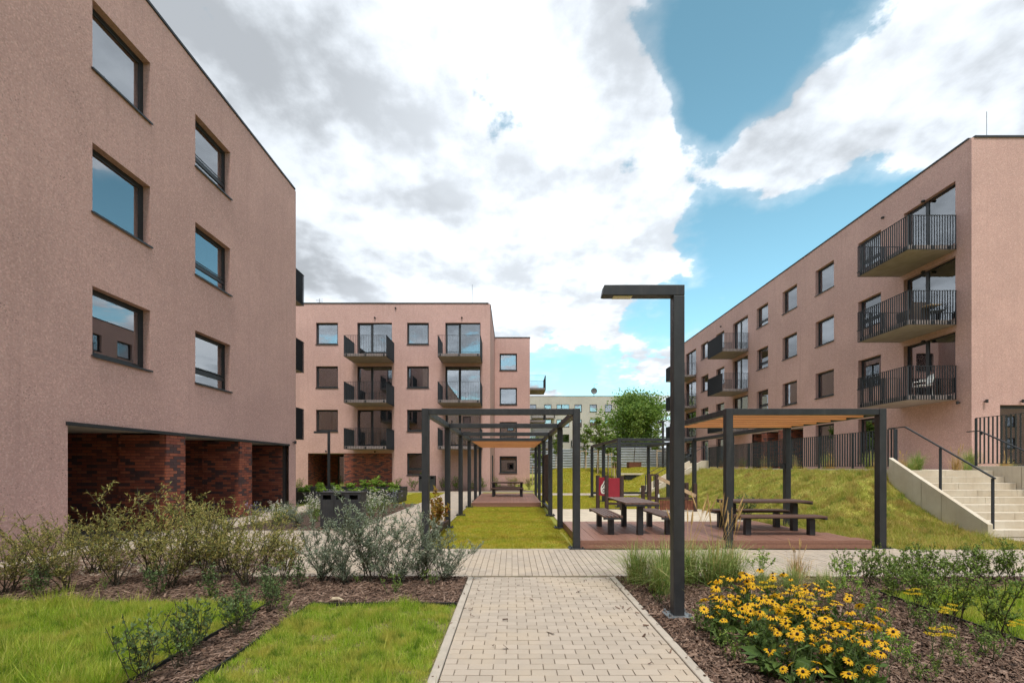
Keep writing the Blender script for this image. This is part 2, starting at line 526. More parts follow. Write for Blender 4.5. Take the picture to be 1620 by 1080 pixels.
class MB:
    def __init__(s):
        s.v = []; s.f = []; s.mi = []

    def quad(s, a, b, c, d, mi=0):
        k = len(s.v)
        s.v += [tuple(a), tuple(b), tuple(c), tuple(d)]
        s.f.append((k, k + 1, k + 2, k + 3)); s.mi.append(mi)

    def poly(s, pts, mi=0):
        k = len(s.v)
        s.v += [tuple(p) for p in pts]
        s.f.append(tuple(range(k, k + len(pts)))); s.mi.append(mi)

    def box(s, x0, x1, y0, y1, z0, z1, mi=0):
        k = len(s.v)
        s.v += [(x0, y0, z0), (x1, y0, z0), (x1, y1, z0), (x0, y1, z0), (x0, y0, z1), (x1, y0, z1), (x1, y1, z1), (x0, y1, z1)]
        for f in ((3, 2, 1, 0), (4, 5, 6, 7), (0, 1, 5, 4), (1, 2, 6, 5), (2, 3, 7, 6), (3, 0, 4, 7)):
            s.f.append(tuple(k + i for i in f)); s.mi.append(mi)
        return s

    def prism(s, pts, axis, a0, a1, mi=0):
        """extrude a 2D outline; axis 'x': pts are (y,z); 'y': (x,z); 'z': (x,y)"""
        def P(p, a):
            return {'x': (a, p[0], p[1]), 'y': (p[0], a, p[1]), 'z': (p[0], p[1], a)}[axis]
        n = len(pts); k = len(s.v)
        s.v += [P(p, a0) for p in pts] + [P(p, a1) for p in pts]
        s.f.append(tuple(range(k, k + n))); s.f.append(tuple(range(k + 2 * n - 1, k + n - 1, -1)))
        s.mi += [mi, mi]
        for i in range(n):
            j = (i + 1) % n
            s.f.append((k + i, k + n + i, k + n + j, k + j)); s.mi.append(mi)
        return s

    def tube(s, pts, rad, n=6, mi=0, cap=True):
        pts = [Vector(p) for p in pts]
        if not hasattr(rad, '__len__'): rad = [rad] * len(pts)
        rings = []
        for i, p in enumerate(pts):
            d = (pts[min(i + 1, len(pts) - 1)] - pts[max(i - 1, 0)])
            if d.length < 1e-9: d = Vector((0, 0, 1))
            d.normalize()
            a = d.orthogonal() if abs(d.z) < 0.99 else Vector((1, 0, 0))
            a = (a - d * a.dot(d)).normalized(); bb = d.cross(a)
            k = len(s.v)
            for j in range(n):
                th = 2 * math.pi * j / n
                s.v.append(tuple(p + (a * math.cos(th) + bb * math.sin(th)) * rad[i]))
            rings.append(k)
        for i in range(len(rings) - 1):
            for j in range(n):
                jj = (j + 1) % n
                s.f.append((rings[i] + j, rings[i] + jj, rings[i + 1] + jj, rings[i + 1] + j)); s.mi.append(mi)
        if cap:
            s.f.append(tuple(rings[0] + j for j in reversed(range(n)))); s.mi.append(mi)
            s.f.append(tuple(rings[-1] + j for j in range(n))); s.mi.append(mi)
        return s

    def bar(s, p0, p1, w, h, mi=0):
        """rectangular bar between two points, w horizontally across, h in height"""
        p0 = Vector(p0); p1 = Vector(p1)
        d = (p1 - p0).normalized()
        side = d.cross(Vector((0, 0, 1)))
        side = side.normalized() if side.length > 1e-6 else Vector((1, 0, 0))
        up = side.cross(d)
        k = len(s.v)
        for p in (p0, p1):
            for (a, c) in ((-1, -1), (1, -1), (1, 1), (-1, 1)):
                s.v.append(tuple(p + side * a * w / 2 + up * c * h / 2))
        for f in ((0, 1, 2, 3), (7, 6, 5, 4), (0, 4, 5, 1), (1, 5, 6, 2), (2, 6, 7, 3), (3, 7, 4, 0)):
            s.f.append(tuple(k + i for i in f)); s.mi.append(mi)
        return s

    def mesh(s, name, mats, off=None, bevel=0):
        me = bpy.data.meshes.new(name)
        v = s.v
        if off is not None:
            v = [(a - off[0], b_ - off[1], c - off[2]) for (a, b_, c) in v]
        me.from_pydata(v, [], s.f)
        if isinstance(mats, str): mats = [mats]
        for mm in mats: me.materials.append(MATS[mm])
        if len(mats) > 1:
            me.polygons.foreach_set('material_index', s.mi)
        me.update()
        return me

    def build(s, name, mats, parent=None, local=False):
        off = None if (parent is None or local) else wloc(parent)
        o = bpy.data.objects.new(name, s.mesh(name, mats, off))
        return link(o, parent)


def bevel(o, wd=0.006, seg=2):
    md = o.modifiers.new('bevel', 'BEVEL')
    md.width = wd; md.segments = seg; md.limit_method = 'ANGLE'; md.angle_limit = R(40)
    return o


def npmesh(name, V, F, mat):
    """V (N,3), F (M,k) int"""
    me = bpy.data.meshes.new(name)
    V = np.asarray(V, dtype=np.float32); F = np.asarray(F, dtype=np.int32)
    M, k = F.shape
    me.vertices.add(len(V)); me.vertices.foreach_set('co', V.ravel())
    me.loops.add(M * k); me.loops.foreach_set('vertex_index', F.ravel())
    me.polygons.add(M)
    me.polygons.foreach_set('loop_start', np.arange(0, M * k, k, dtype=np.int32))
    me.polygons.foreach_set('loop_total', np.full(M, k, dtype=np.int32))
    me.materials.append(MATS[mat])
    me.update(calc_edges=True)
    me.shade_flat()
    return me


def npobj(name, V, F, mat, parent=None):
    o = bpy.data.objects.new(name, npmesh(name, V, F, mat))
    return link(o, parent)


def copy_tree(o, parent=None):
    c = o.copy()
    COL.objects.link(c)
    c.parent = parent
    for ch in [x for x in bpy.data.objects if x.parent == o] if False else list(CH.get(o.name, [])):
        copy_tree(ch, c)
    return c


CH = {}


def reg(o):
    """remember the children of a prototype"""
    CH[o.name] = list(o.children)
    for c in o.children: reg(c)
    return o


def smooth(s):
    s = np.clip(s, 0, 1)
    return s * s * (3 - 2 * s)

# ------------------------------------------------------------------ ground


def hz(x, y):
    x = np.asarray(x, dtype=float); y = np.asarray(y, dtype=float)
    s = (x - 7.35) / 3.5
    E = 1.5 * (0.55 * smooth(s) + 0.45 * np.clip(s, 0, 1))
    E = np.minimum(E, 1.17 * np.clip((y - 10.25) / 2.75, 0, 2) ** 1.75)
    H = 1.42 * smooth((y - 27.9) / 13) * smooth((x - 1.4) / 3.0)
    z = np.maximum(E, H)
    z = np.where((x > 13.45) & (y > 8.0), 1.5, z)
    z = np.where((x > 10.84) & (x < 13.45) & (y < 12.99), 0, z)
    z = np.where((y > 25.55) & (y < 27.65) & (x > 7.7) & (x < 10.9), 0, z)
    return z


gx = np.concatenate([[-600, -200, -60], np.arange(-30, 7, 2.5), np.arange(7.2, 10.8, 0.18), [10.8, 10.84, 10.88], np.arange(11.2, 13.4, .4), [13.4, 13.44, 13.48], np.arange(14, 22, 1.0), [25, 40, 60, 200, 600]])
gy = np.concatenate([[-600, -200, -50, -20], np.arange(-10, 8, 2.0), [8.2, 8.9], np.arange(9.4, 13, 0.2), [12.96, 13.0, 13.04], np.arange(13.4, 25.4, 0.5), [25.5, 25.57, 25.6, 26.5, 27.6, 27.63, 27.7], np.arange(28, 42, 0.7), [43, 46, 50, 60, 90, 160, 600]])
gx = np.unique(gx); gy = np.unique(gy)
XX, YY = np.meshgrid(gx, gy, indexing='ij')
ZZ = hz(XX, YY) - 0.035
ZZ += np.where(hz(XX, YY) > 0.25, rng.normal(0, 0.016, XX.shape), 0)
V = np.stack([XX, YY, ZZ], -1).reshape(-1, 3)
nxg, nyg = len(gx), len(gy)
I = np.arange(nxg * nyg).reshape(nxg, nyg)
F = np.stack([I[:-1, :-1], I[1:, :-1], I[1:, 1:], I[:-1, 1:]], -1).reshape(-1, 4)
ground = tag(npobj('ground', V, F, 'turf'), kind='structure')
for pl in ground.data.polygons: pl.use_smooth = True


def sheet(name, x0, x1, y0, y1, z, mat):
    mb = MB()
    mb.quad((x0, y0, z), (x1, y0, z), (x1, y1, z), (x0, y1, z))
    return tag(mb.build(name, mat), kind='structure')


def paver_arrays(cells, top=0.0, ch=0.002, thick=0.02):
    """cells (N,4): x0,x1,y0,y1 -> chamfered blocks without a bottom"""
    c = np.asarray(cells, dtype=float)
    N = len(c)
    dz = rng.normal(0, 0.0012, N)
    x0, x1, y0, y1 = c.T
    def ring(i, z):
        return np.stack([np.stack([x0 + i, y0 + i, z], -1), np.stack([x1 - i, y0 + i, z], -1), np.stack([x1 - i, y1 - i, z], -1), np.stack([x0 + i, y1 - i, z], -1)], 1)
    V = np.concatenate([ring(0 * x0, top - thick + 0 * x0), ring(0 * x0, top - ch + dz), ring(ch + 0 * x0, top + dz)], 1)
    fl = [(8, 9, 10, 11)]
    for i in range(4):
        j = (i + 1) % 4
        fl += [(i, j, 4 + j, 4 + i), (4 + i, 4 + j, 8 + j, 8 + i)]
    F = (np.array(fl)[None] + (np.arange(N) * 12)[:, None, None]).reshape(-1, 4)
    return V.reshape(-1, 3), F


def courses(x0, x1, y0, y1, across=True, L=0.2, Wd=0.1, g=0.0065):
    """running-bond cells: across -> long side along X"""
    out = []
    if not across:
        return [(b_[2], b_[3], b_[0], b_[1]) for b_ in courses(y0, y1, x0, x1, True, L, Wd, g)]
    r = 0
    y = y0
    while y < y1 - 0.02:
        ye = min(y + Wd, y1)
        x = x0 - (L / 2 if r % 2 else 0)
        while x < x1 - 0.01:
            a, b_ = max(x, x0), min(x + L, x1)
            if b_ - a > 0.03:
                out.append((a + g / 2 + rng.uniform(0, .0012), b_ - g / 2, y + g / 2 + rng.uniform(0, .0012), ye - g / 2))
            x += L
        y += Wd; r += 1
    return out


def paving(name, x0, x1, y0, y1, across, parts=0, key=None):
    base = sheet(name, x0, x1, y0, y1, -0.013, 'joint_sand')
    cells = courses(x0, x1, y0, y1, across)
    if parts:
        cells.sort(key=key)
        first, cells = cells[:parts], cells[parts:]
        cache = {}
        for c in first:
            k = (round(c[1] - c[0], 3), round(c[3] - c[2], 3))
            if k not in cache:
                v, f = paver_arrays([(0, k[0], 0, k[1])])
                cache[k] = npmesh('paver', v, f, 'paver')
            o = link(bpy.data.objects.new('paver', cache[k]), base)
            o.location = (c[0], c[2], random.gauss(0, 0.0012))
    if cells:
        v, f = paver_arrays(cells)
        tag(npobj('paver_field', v, f, 'paver', base), kind='stuff')
    return base


mid = lambda c: (((c[0] + c[1]) / 2 - 0.4) * 0.15) ** 2 + ((c[2] + c[3]) / 2 - 4.7) ** 2
paving('path', -0.55, 1.41, -1.0, 6.62, True, 300, mid)
near = lambda c: ((c[0] + c[1]) / 2 - 0.6) ** 2 * 0.35 + ((c[2] + c[3]) / 2 - 7.2) ** 2
paving('cross_path', -8.6, 13.3, 6.70, 8.80, False, 300, near)
paving('plaza_pavement', -8.6, -1.87, 8.82, 11.30, False)
paving('side_path', -3.98, -1.87, 11.32, 28.9, False)
paving('arcade_pavement', -8.6, -7.35, 11.32, 28.9, False)
paving('entrance_pavement', -13.6, 1.35, 28.92, 29.6, False)
paving('upper_path', 1.37, 7.75, 25.6, 27.6, False)
paving('stair_pavement', 10.95, 13.35, 8.82, 10.28, False)

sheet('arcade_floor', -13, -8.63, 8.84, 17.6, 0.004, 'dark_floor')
sheet('sand_area', 1.36, 7.2, 12.05, 17.3, -0.006, 'sand')


def kerb(name, x0, x1, y0, y1, z=0.012):
    """flush edging stones one metre long"""
    root = sheet(name, x0, x1, y0, y1, -0.02, 'joint_sand')
    lx, ly = x1 - x0, y1 - y0
    n = max(1, round(max(lx, ly)))
    me = None
    for i in range(n):
        L = max(lx, ly) / n
        if me is None:
            v, f = paver_arrays([(0, L - .005, 0, ly)] if lx > ly else [(0, lx, 0, L - .005)], top=0, ch=0.006, thick=0.05)
            me = npmesh('kerb_stone', v, f, 'kerb_stone')
        o = link(bpy.data.objects.new('kerb_stone', me), root)
        o.location = (x0 + (i * L if lx > ly else 0), y0 + (0 if lx > ly else i * L), z + random.gauss(0, .0015))
    return root


kerb('path_kerb', -0.632, -0.554, -1.0, 6.61)
kerb('path_kerb', 1.414, 1.492, -1.0, 6.61)
kerb('cross_path_kerb', -3.8, -0.636, 6.615, 6.695)
kerb('cross_path_kerb', 1.496, 13.3, 6.615, 6.695)
kerb('lawn_kerb', -1.72, 1.30, 8.805, 8.865, 0.006)
kerb('lawn_kerb', -1.865, -1.80, 8.87, 28.0, 0.006)
kerb('flower_bed_kerb', -7.3, -4.0, 11.305, 11.375, 0.012)
kerb('flower_bed_kerb', -4.05, -3.985, 11.38, 28.0, 0.008)

# beds and lawns
sheet('terrace_gravel', 13.55, 17.46, 13.3, 46, 1.49, 'sand')
sheet('terrace_gravel', 17.47, 30, 13.3, 17.29, 1.488, 'sand')
sheet('planting_bed', -14, -0.64, 5.28, 6.61, 0.0, 'mulch_base')
sheet('planting_bed', -14, -3.82, 6.615, 8.72, -0.003, 'mulch_base')
sheet('planting_bed', -2.80, -2.34, -1, 5.275, 0.002, 'mulch_base')
sheet('planting_bed', 1.496, 4.62, -1, 5.80, 0.0, 'mulch_base')
sheet('planting_bed', 1.496, 13.3, 5.805, 6.61, 0.002, 'mulch_base')
sheet('planting_bed', -7.3, -4.06, 11.38, 19.6, 0.004, 'mulch_base')
sheet('planting_bed', -13.6, -1.5, 29.62, 30.9, 0.0, 'mulch_base')
sheet('planting_bed', -1.5, 2.9, 29.62, 39.3, -0.004, 'mulch_base')
sheet('lawn', -9.5, -2.83, -1, 5.27, -0.008, 'turf_dry')
sheet('lawn', -2.31, -0.64, -1, 5.25, -0.006, 'turf_dry')
sheet('lawn', 4.65, 13.3, -1, 5.79, -0.006, 'turf')


# ------------------------------------------------------------------ buildings


class Facade:
    """local frame: a along the wall, b into the wall, z up"""
    def __init__(s, root, ox, oy, ang, wallmb, off):
        s.root = root; s.o = Vector((ox, oy, 0)); s.ang = ang
        s.M = Matrix.Translation((ox, oy, 0)) @ Matrix.Rotation(ang, 4, 'Z')
        s.mb = wallmb; s.off = off

    def p(s, a, b, z):
        return tuple(s.M @ Vector((a, b, z)))

    def wall(s, W_, z0, z1, ops, depth=0.17, room=0.75):
        """ops: (a0,a1,za,zb,deep) - deep openings get no back"""
        A = sorted({0, W_, *[o[0] for o in ops], *[o[1] for o in ops]})
        Z = sorted({z0, z1, *[o[2] for o in ops], *[o[3] for o in ops]})
        p, mb = s.p, s.mb
        for i in range(len(A) - 1):
            for j in range(len(Z) - 1):
                ac, zc = (A[i] + A[i + 1]) / 2, (Z[j] + Z[j + 1]) / 2
                if any(o[0] < ac < o[1] and o[2] < zc < o[3] for o in ops): continue
                mb.quad(p(A[i], 0, Z[j]), p(A[i + 1], 0, Z[j]), p(A[i + 1], 0, Z[j + 1]), p(A[i], 0, Z[j + 1]))
        for o in ops:
            a0, a1, za, zb = o[:4]
            if len(o) > 4 and o[4]: continue
            d = depth
            for (b0, b1, mi) in ((0, d, 0), (d, room, 1)):
                mb.quad(p(a0, b0, za), p(a0, b0, zb), p(a0, b1, zb), p(a0, b1, za), mi)
                mb.quad(p(a1, b0, za), p(a1, b1, za), p(a1, b1, zb), p(a1, b0, zb), mi)
                mb.quad(p(a0, b0, zb), p(a1, b0, zb), p(a1, b1, zb), p(a0, b1, zb), mi)
                mb.quad(p(a0, b0, za), p(a0, b1, za), p(a1, b1, za), p(a1, b0, za), mi)
            mb.quad(p(a0, room, za), p(a0, room, zb), p(a1, room, zb), p(a1, room, za), 1)

    def put(s, name, me, a, z, parent=None, b=0.0):
        o = bpy.data.objects.new(name, me)
        COL.objects.link(o)
        if parent is None:
            o.parent = s.root
            o.location = s.M @ Vector((a, b, z)) - wloc(s.root)
            o.rotation_euler = (0, 0, s.ang)
        else:
            o.parent = parent
            o.location = (a, b, z)
        return o


WCACHE = {}


def rect_frame(mb, x0, x1, z0, z1, t, b0, b1):
    mb.box(x0, x0 + t, b0, b1, z0, z1); mb.box(x1 - t, x1, b0, b1, z0, z1)
    mb.box(x0 + t, x1 - t, b0, b1, z0, z0 + t); mb.box(x0 + t, x1 - t, b0, b1, z1 - t, z1)


def window(fc, a0, a1, za, zb, kind='single', curtain=None, sill=True, depth=0.17):
    Wd, H = round(a1 - a0, 3), round(zb - za, 3)
    key = (Wd, H, kind, depth)
    if key not in WCACHE:
        f = MB(); panes = []
        g = 0.003
        rect_frame(f, g, Wd - g, g, H - g, 0.055, depth, depth + 0.07)
        if kind == 'single':
            rect_frame(f, 0.058, Wd - 0.058, 0.058, H - 0.058, 0.05, depth + 0.012, depth + 0.06)
            panes.append((0.105, Wd - 0.105, 0.105, H - 0.105))
        elif kind == 'vent':
            zt = H * 0.24
            f.box(0.058, Wd - 0.058, depth, depth + 0.07, zt - 0.04, zt + 0.04)
            f.box(0.06, Wd - 0.06, depth - 0.02, depth - 0.004, zt + 0.10, zt + 0.125)
            rect_frame(f, 0.058, Wd - 0.058, zt + 0.042, H - 0.058, 0.045, depth + 0.012, depth + 0.06)
            panes += [(0.058, Wd - 0.058, 0.058, zt - 0.04), (0.10, Wd - 0.10, zt + 0.085, H - 0.10)]
        elif kind == 'door':
            xm = Wd * 0.42
            f.box(xm - 0.05, xm + 0.05, depth, depth + 0.07, 0.058, H - 0.058)
            rect_frame(f, 0.058, xm - 0.052, 0.058, H - 0.058, 0.06, depth + 0.012, depth + 0.06)
            panes += [(0.115, xm - 0.11, 0.115, H - 0.115), (xm + 0.05, Wd - 0.058, 0.058, H - 0.058)]
        fm = f.mesh('window', 'frame')
        pm = []
        for (x0, x1, z0, z1) in panes:
            q = MB(); q.box(x0 - .01, x1 + .01, depth + 0.028, depth + 0.044, z0 - .01, z1 + .01)
            pm.append(q.mesh('pane', 'glass'))
        sm = MB()
        sm.prism([(-0.045, -0.028), (depth + 0.002, -0.002), (depth + 0.002, 0.012), (-0.045, -0.008)], 'x', -0.03, Wd + 0.03)
        sm.box(-0.03, Wd + 0.03, -0.05, -0.045, -0.05, -0.006)
        # folds of a drawn curtain
        cm = {}
        for cn, (c0, c1) in {'left': (0.06, 0.34), 'right': (0.66, 0.94), 'full': (0.05, 0.95)}.items():
            q = MB(); n = int((c1 - c0) * Wd / 0.035) + 2
            pts = [(Wd * (c0 + (c1 - c0) * i / n), depth + 0.16 + 0.006 * math.sin(i * 1.9) + 0.004 * math.sin(i * 0.7)) for i in range(n + 1)]
            for i in range(n):
                q.quad((*pts[i], 0.03), (*pts[i + 1], 0.03), (*pts[i + 1], H - 0.08), (*pts[i], H - 0.08))
            cm[cn] = q.mesh('curtain', 'curtain')
        q = MB(); z = H - 0.07
        while z > 0.12:
            q.box(0.06, Wd - 0.06, depth + 0.09, depth + 0.13, z - 0.012, z); z -= 0.055
        cm['blind'] = q.mesh('blind', 'blind')
        WCACHE[key] = (fm, pm, sm.mesh('sill', 'frame'), cm)
    fm, pm, sm, cm = WCACHE[key]
    o = fc.put('window', fm, a0, za)
    for q in pm: fc.put('pane', q, 0, 0, o)
    if sill: fc.put('sill', sm, 0, 0, o)
    if curtain:
        for c in curtain.split('+'): fc.put('blind' if c == 'blind' else 'curtain', cm[c], 0, 0, o)
    return o


BCACHE = {}


def balcony(fc, a0, a1, zs, depth=1.88, brackets=False):
    """slab top at zs; railing of flat bars hung outside the slab"""
    Wd = round(a1 - a0, 3)
    key = (Wd, depth)
    th, hr = 0.19, 1.15
    if key not in BCACHE:
        s = MB(); s.box(0, Wd, -depth, 0.0, -th, 0)
        s.box(0.10, Wd - 0.10, -depth + 0.10, -depth + 0.115, -th - 0.008, -th - 0.001)
        r = MB()
        e = 0.035
        X0, X1, Y0 = -e, Wd + e, -depth - e
        def run(p0, p1, skip0=False):
            p0 = Vector(p0); p1 = Vector(p1)
            L = (p1 - p0).length; d = (p1 - p0) / L
            n = max(2, round(L / 0.105))
            for i in range(1 if skip0 else 0, n + 1):
                c = p0 + d * (L * i / n)
                k = 0.022 if abs(d.x) > 0.5 else 0.005
                h = 0.005 if abs(d.x) > 0.5 else 0.022
                r.box(c.x - h, c.x + h, c.y - k, c.y + k, -th + 0.008, hr - 0.012)
        run((X0, Y0, 0), (X1, Y0, 0))
        run((X1, Y0, 0), (X1, -0.05, 0), True)
        run((X0, Y0, 0), (X0, -0.05, 0), True)
        for z0, z1, hh in ((hr - 0.012, hr, 0.024), (-th, -th + 0.008, 0.022)):
            r.box(X0 - hh, X1 + hh, Y0 - hh, Y0 + hh, z0, z1)
            r.box(X0 - hh, X0 + hh, Y0 + hh, -0.02, z0, z1)
            r.box(X1 - hh, X1 + hh, Y0 + hh, -0.02, z0, z1)
        br = MB(); br.box(-.05, .05, -.03, 0, -.15, -.03)
        br2 = MB(); br2.box(0, .03, -.05, .05, -.15, -.03)
        BCACHE[key] = (s.mesh('balcony', 'concrete_slab'), r.mesh('railing', 'rail_metal'), br.mesh('bracket', 'frame'), br2.mesh('bracket', 'frame'))
    sm, rm, bm, bm2 = BCACHE[key]
    o = fc.put('balcony', sm, a0, zs)
    fc.put('railing', rm, 0, 0, o)
    if brackets:
        for x in (0.12, Wd / 2, Wd - 0.12): fc.put('bracket', bm, x, 0, o, -depth)
        for y in (-0.25, -depth / 2, -depth + 0.2): fc.put('bracket', bm2, Wd, 0, o, y); fc.put('bracket', bm2, -.03, 0, o, y)
    return o


VM = MB(); VM.tube([(0, 0.02, 0), (0, -0.07, 0), (0, -0.10, -0.03)], [0.055, 0.055, 0.04], 10)
LM = MB(); LM.box(-0.02, 0.02, -0.07, 0.0, -0.02, 0.02); LM.tube([(0, -0.10, -0.06), (0, -0.10, 0.06)], 0.045, 10)


def wall_fixtures(fc, vents=(), lamps=()):
    vm = VM.mesh('vent', 'wall_black'); lm = LM.mesh('wall_lamp', 'wall_black')
    for a, z in vents: fc.put('vent', vm, a, z)
    for a, z in lamps: fc.put('wall_lamp', lm, a, z)


def coping(root, pts, z):
    mb = MB()
    n = len(pts)
    for i in range(n):
        a, b_ = Vector((*pts[i], z)), Vector((*pts[(i + 1) % n], z))
        d = (b_ - a).normalized()
        mb.bar(a - d * 0.04, b_ + d * 0.04, 0.36 if i % 2 else 0.352, 0.07 if i % 2 else 0.064)
    return mb.build('roof_coping', 'coping', root)


STOREY = 2.95
# ---- left building
root = thing('apartment_building', (-16, 2, 0), 'pink rendered apartment block with brick arcade, its long wall filling the left side', 'building')
wmb = MB()
XL, YL0, YL1, ZR = -8.63, -14.0, 18.17, 12.58
fl = Facade(root, XL, YL0, R(90), wmb, None)
ops = []
wins = []
for k in range(3):
    zb = 3.90 + STOREY * k
    for (y0, y1, kd) in ((9.36, 10.86, 'single'), (12.40, 13.95, 'vent'), (4.2, 5.7, 'single'), (0.6, 2.1, 'vent'), (-4.0, -2.5, 'single'), (-8, -6.5, 'single')):
        ops.append((y0 - YL0, y1 - YL0, zb, zb + 1.42)); wins.append((y0 - YL0, y1 - YL0, zb, zb + 1.42, kd, k))
ops.append((8.84 - YL0, 17.60 - YL0, 0, 2.44, True))
fl.wall(YL1 - YL0, 0, ZR, ops)
f2 = Facade(root, XL, YL1, R(180), wmb, None)          # far end wall
ops2 = []
for k in range(3):
    ops2.append((1.1, 3.45, 3.02 + STOREY * k, 5.35 + STOREY * k))
    ops2.append((6.0, 7.5, 3.90 + STOREY * k, 5.32 + STOREY * k))
f2.wall(15.4, 0, ZR, ops2)
f3 = Facade(root, XL - 15.4, YL1, R(270), wmb, None); f3.wall(YL1 - YL0, 0, ZR, [])
f4 = Facade(root, XL - 15.4, YL0, 0, wmb, None); f4.wall(15.4, 0, ZR, [])
wmb.quad((XL, YL0, ZR), (XL, YL1, ZR), (XL - 15.4, YL1, ZR), (XL - 15.4, YL0, ZR))
wmb.build('wall', ['plaster_left', 'interior'], root)
coping(root, [(XL - .14, YL0 + .14), (XL - .14, YL1 - .14), (XL - 15.26, YL1 - .14), (XL - 15.26, YL0 + .14)], ZR + 0.03)
for i, (a0, a1, za, zb, kd, k) in enumerate(wins): window(fl, a0, a1, za, zb, kd, ('right', None, 'left', None, 'right')[i % 5])
for k in range(3):
    window(f2, 1.1, 3.45, 3.02 + STOREY * k, 5.35 + STOREY * k, 'door', sill=False)
    window(f2, 6.0, 7.5, 3.90 + STOREY * k, 5.32 + STOREY * k, 'single')
    balcony(f2, 0.60, 3.5, 2.98 + STOREY * k)
wall_fixtures(fl, lamps=[(17.92 - YL0, 2.56)])
mb = MB(); mb.box(XL - .03, XL + .035, 8.80, 17.62, 2.405, 2.475)
mb.build('lintel_trim', 'coping', root)
mb = MB(); mb.box(-13, XL - .032, 8.84, 17.6, 2.445, 2.52); mb.build('soffit', 'soffit', root)
mb = MB()
mb.box(-13.2, -13.0, 8.6, 17.9, 0, 2.6); mb.box(-13.0, XL - .17, 8.62, 8.835, 0, 2.44)
mb.box(-13.0, -10.0, 17.605, 17.8, 0, 2.44)
mb.box(-12.9, -9.80, 11.40, 11.98, 0, 2.45)
mb.box(-12.9, -9.80, 14.48, 15.05, 0, 2.45)
mb.build('recess_wall', 'brick_wall', root)


def brick_cells(width, height, L=0.245, Hc=0.075, g=0.010):
    out = []
    r = 0
    z = 0.0
    while z < height - 0.03:
        ze = min(z + Hc - g, height)
        a = -(L / 2 if r % 2 else 0.0)
        while a < width - 0.02:
            a0, a1 = max(a, 0), min(a + L - g, width)
            if width - a1 < 0.03: a1 = width
            if a1 - a0 > 0.02: out.append((a0, a1, z, ze))
            a += L
        z += Hc; r += 1
    return out


def pier(y0, y1, depth, singles=True):
    core = MB(); core.box(XL - depth, XL - 0.012, y0 + 0.012, y1 - 0.012, 0, 2.40)
    pr = core.build('brick_pier', 'mortar', root)
    fw = y1 - y0
    cells = brick_cells(fw, 2.40)
    cache = {}
    rest = []
    for (a0, a1, z0, z1) in cells:
        if singles:
            k = (round(a1 - a0, 3), round(z1 - z0, 3))
            if k not in cache:
                q = MB(); q.box(-0.05, 0, 0, k[0], 0, k[1]); cache[k] = q.mesh('brick', 'brick_piece')
            o = link(bpy.data.objects.new('brick', cache[k]), pr)
            o.location = Vector((XL + 0.004 + random.uniform(-.003, .003), y0 + a0, z0)) - wloc(pr)
        else:
            rest.append((XL - 0.05, XL + 0.004, y0 + a0, y0 + a1, z0, z1))
    for (a0, a1, z0, z1) in brick_cells(depth - 0.01, 2.40):
        j = random.uniform(-.003, .003)
        rest.append((XL - a1 - .051, XL - a0 - .051, y0 - 0.004 + j, y0 + 0.05, z0, z1))
        rest.append((XL - a1 - .051, XL - a0 - .051, y1 - 0.05, y1 + 0.004 + j, z0, z1))
    q = MB()
    for b_ in rest: q.box(*b_)
    tag(q.build('brickwork', 'brick_piece', pr), kind='stuff')


pier(11.36, 12.02, 1.15)
pier(14.43, 15.10, 1.15)
q = MB()
for (a0, a1, z0, z1) in brick_cells(1.5, 2.40):
    q.box(XL - 1.75 + a0, XL - 1.75 + a1, 17.594, 17.66, z0, z1)
tag(q.build('brickwork', 'brick_piece', root), kind='stuff')
q = MB(); q.box(-10.4, XL - .18, 17.604, 17.8, 0, 2.44); q.build('end_wall', 'mortar', root)

# ---- central building with its rear block
root = thing('apartment_building', (-10, 36, 0), 'four-storey pink apartment block facing the camera across the courtyard', 'building')
wmb = MB()
XC0, XC1, YC, YB = -30.0, -1.49, 30.9, 39.3
fc = Facade(root, XC0, YC, 0, wmb, None)
ops = []; wins = []; bal = []
C = lambda x: x - XC0
for k in range(4):
    sz = 1.06 + STOREY * k
    for (x0, x1) in ((-13.31, -11.82), (-7.13, -5.65), (-19.4, -17.9), (-25, -23.5)):
        if k == 0 and x0 == -13.31: continue
        ops.append((C(x0), C(x1), sz, sz + 1.46)); wins.append((C(x0), C(x1), sz, sz + 1.46, 'single' if k else 'vent', k))
    if k:
        for (x0, x1) in ((-10.51, -8.15), (-4.53, -2.14), (-22.6, -20.2)):
            ops.append((C(x0), C(x1), sz - 1.0, sz + 1.46)); wins.append((C(x0), C(x1), sz - 1.0, sz + 1.46, 'door', k))
            bal.append((x0, sz - 1.09))
ops.append((C(-13.85), C(-11.41), 0, 2.52, True))
ops.append((C(-11.40), C(-8.14), 0, 2.52, True))
fc.wall(XC1 - XC0, 0, 12.66, ops)
fe = Facade(root, XC1, YC, R(90), wmb, None)
fe.wall(YB - YC, 0, 12.66, [(2.2, 2.75, 0.0, 2.3)])
fb = Facade(root, XC1, YB, 0, wmb, None)
ops = []
for k in range(4):
    sz = 1.06 + STOREY * k
    ops.append((0.42, 1.92, sz, sz + 1.46)); wins.append((0.42, 1.92, sz, sz + 1.46, 'B', k))
fb.wall(3.03, 0, 12.72, ops)
fg = Facade(root, 1.54, YB, R(90), wmb, None); 
ops = [(2.6, 5.0, 2.95 + STOREY * k, 5.3 + STOREY * k) for k in range(3)]
fg.wall(16, 0, 12.72, ops)
wmb.quad((XC0, YC, 12.66), (XC1, YC, 12.66), (XC1, YB + 16, 12.66), (XC0, YB + 16, 12.66))
wmb.quad((XC1, YB, 12.72), (1.54, YB, 12.72), (1.54, YB + 16, 12.72), (XC1, YB + 16, 12.72))
wmb.quad((XC0, YC, 0), (XC0, YC, 12.66), (XC0, YB + 16, 12.66), (XC0, YB + 16, 0))
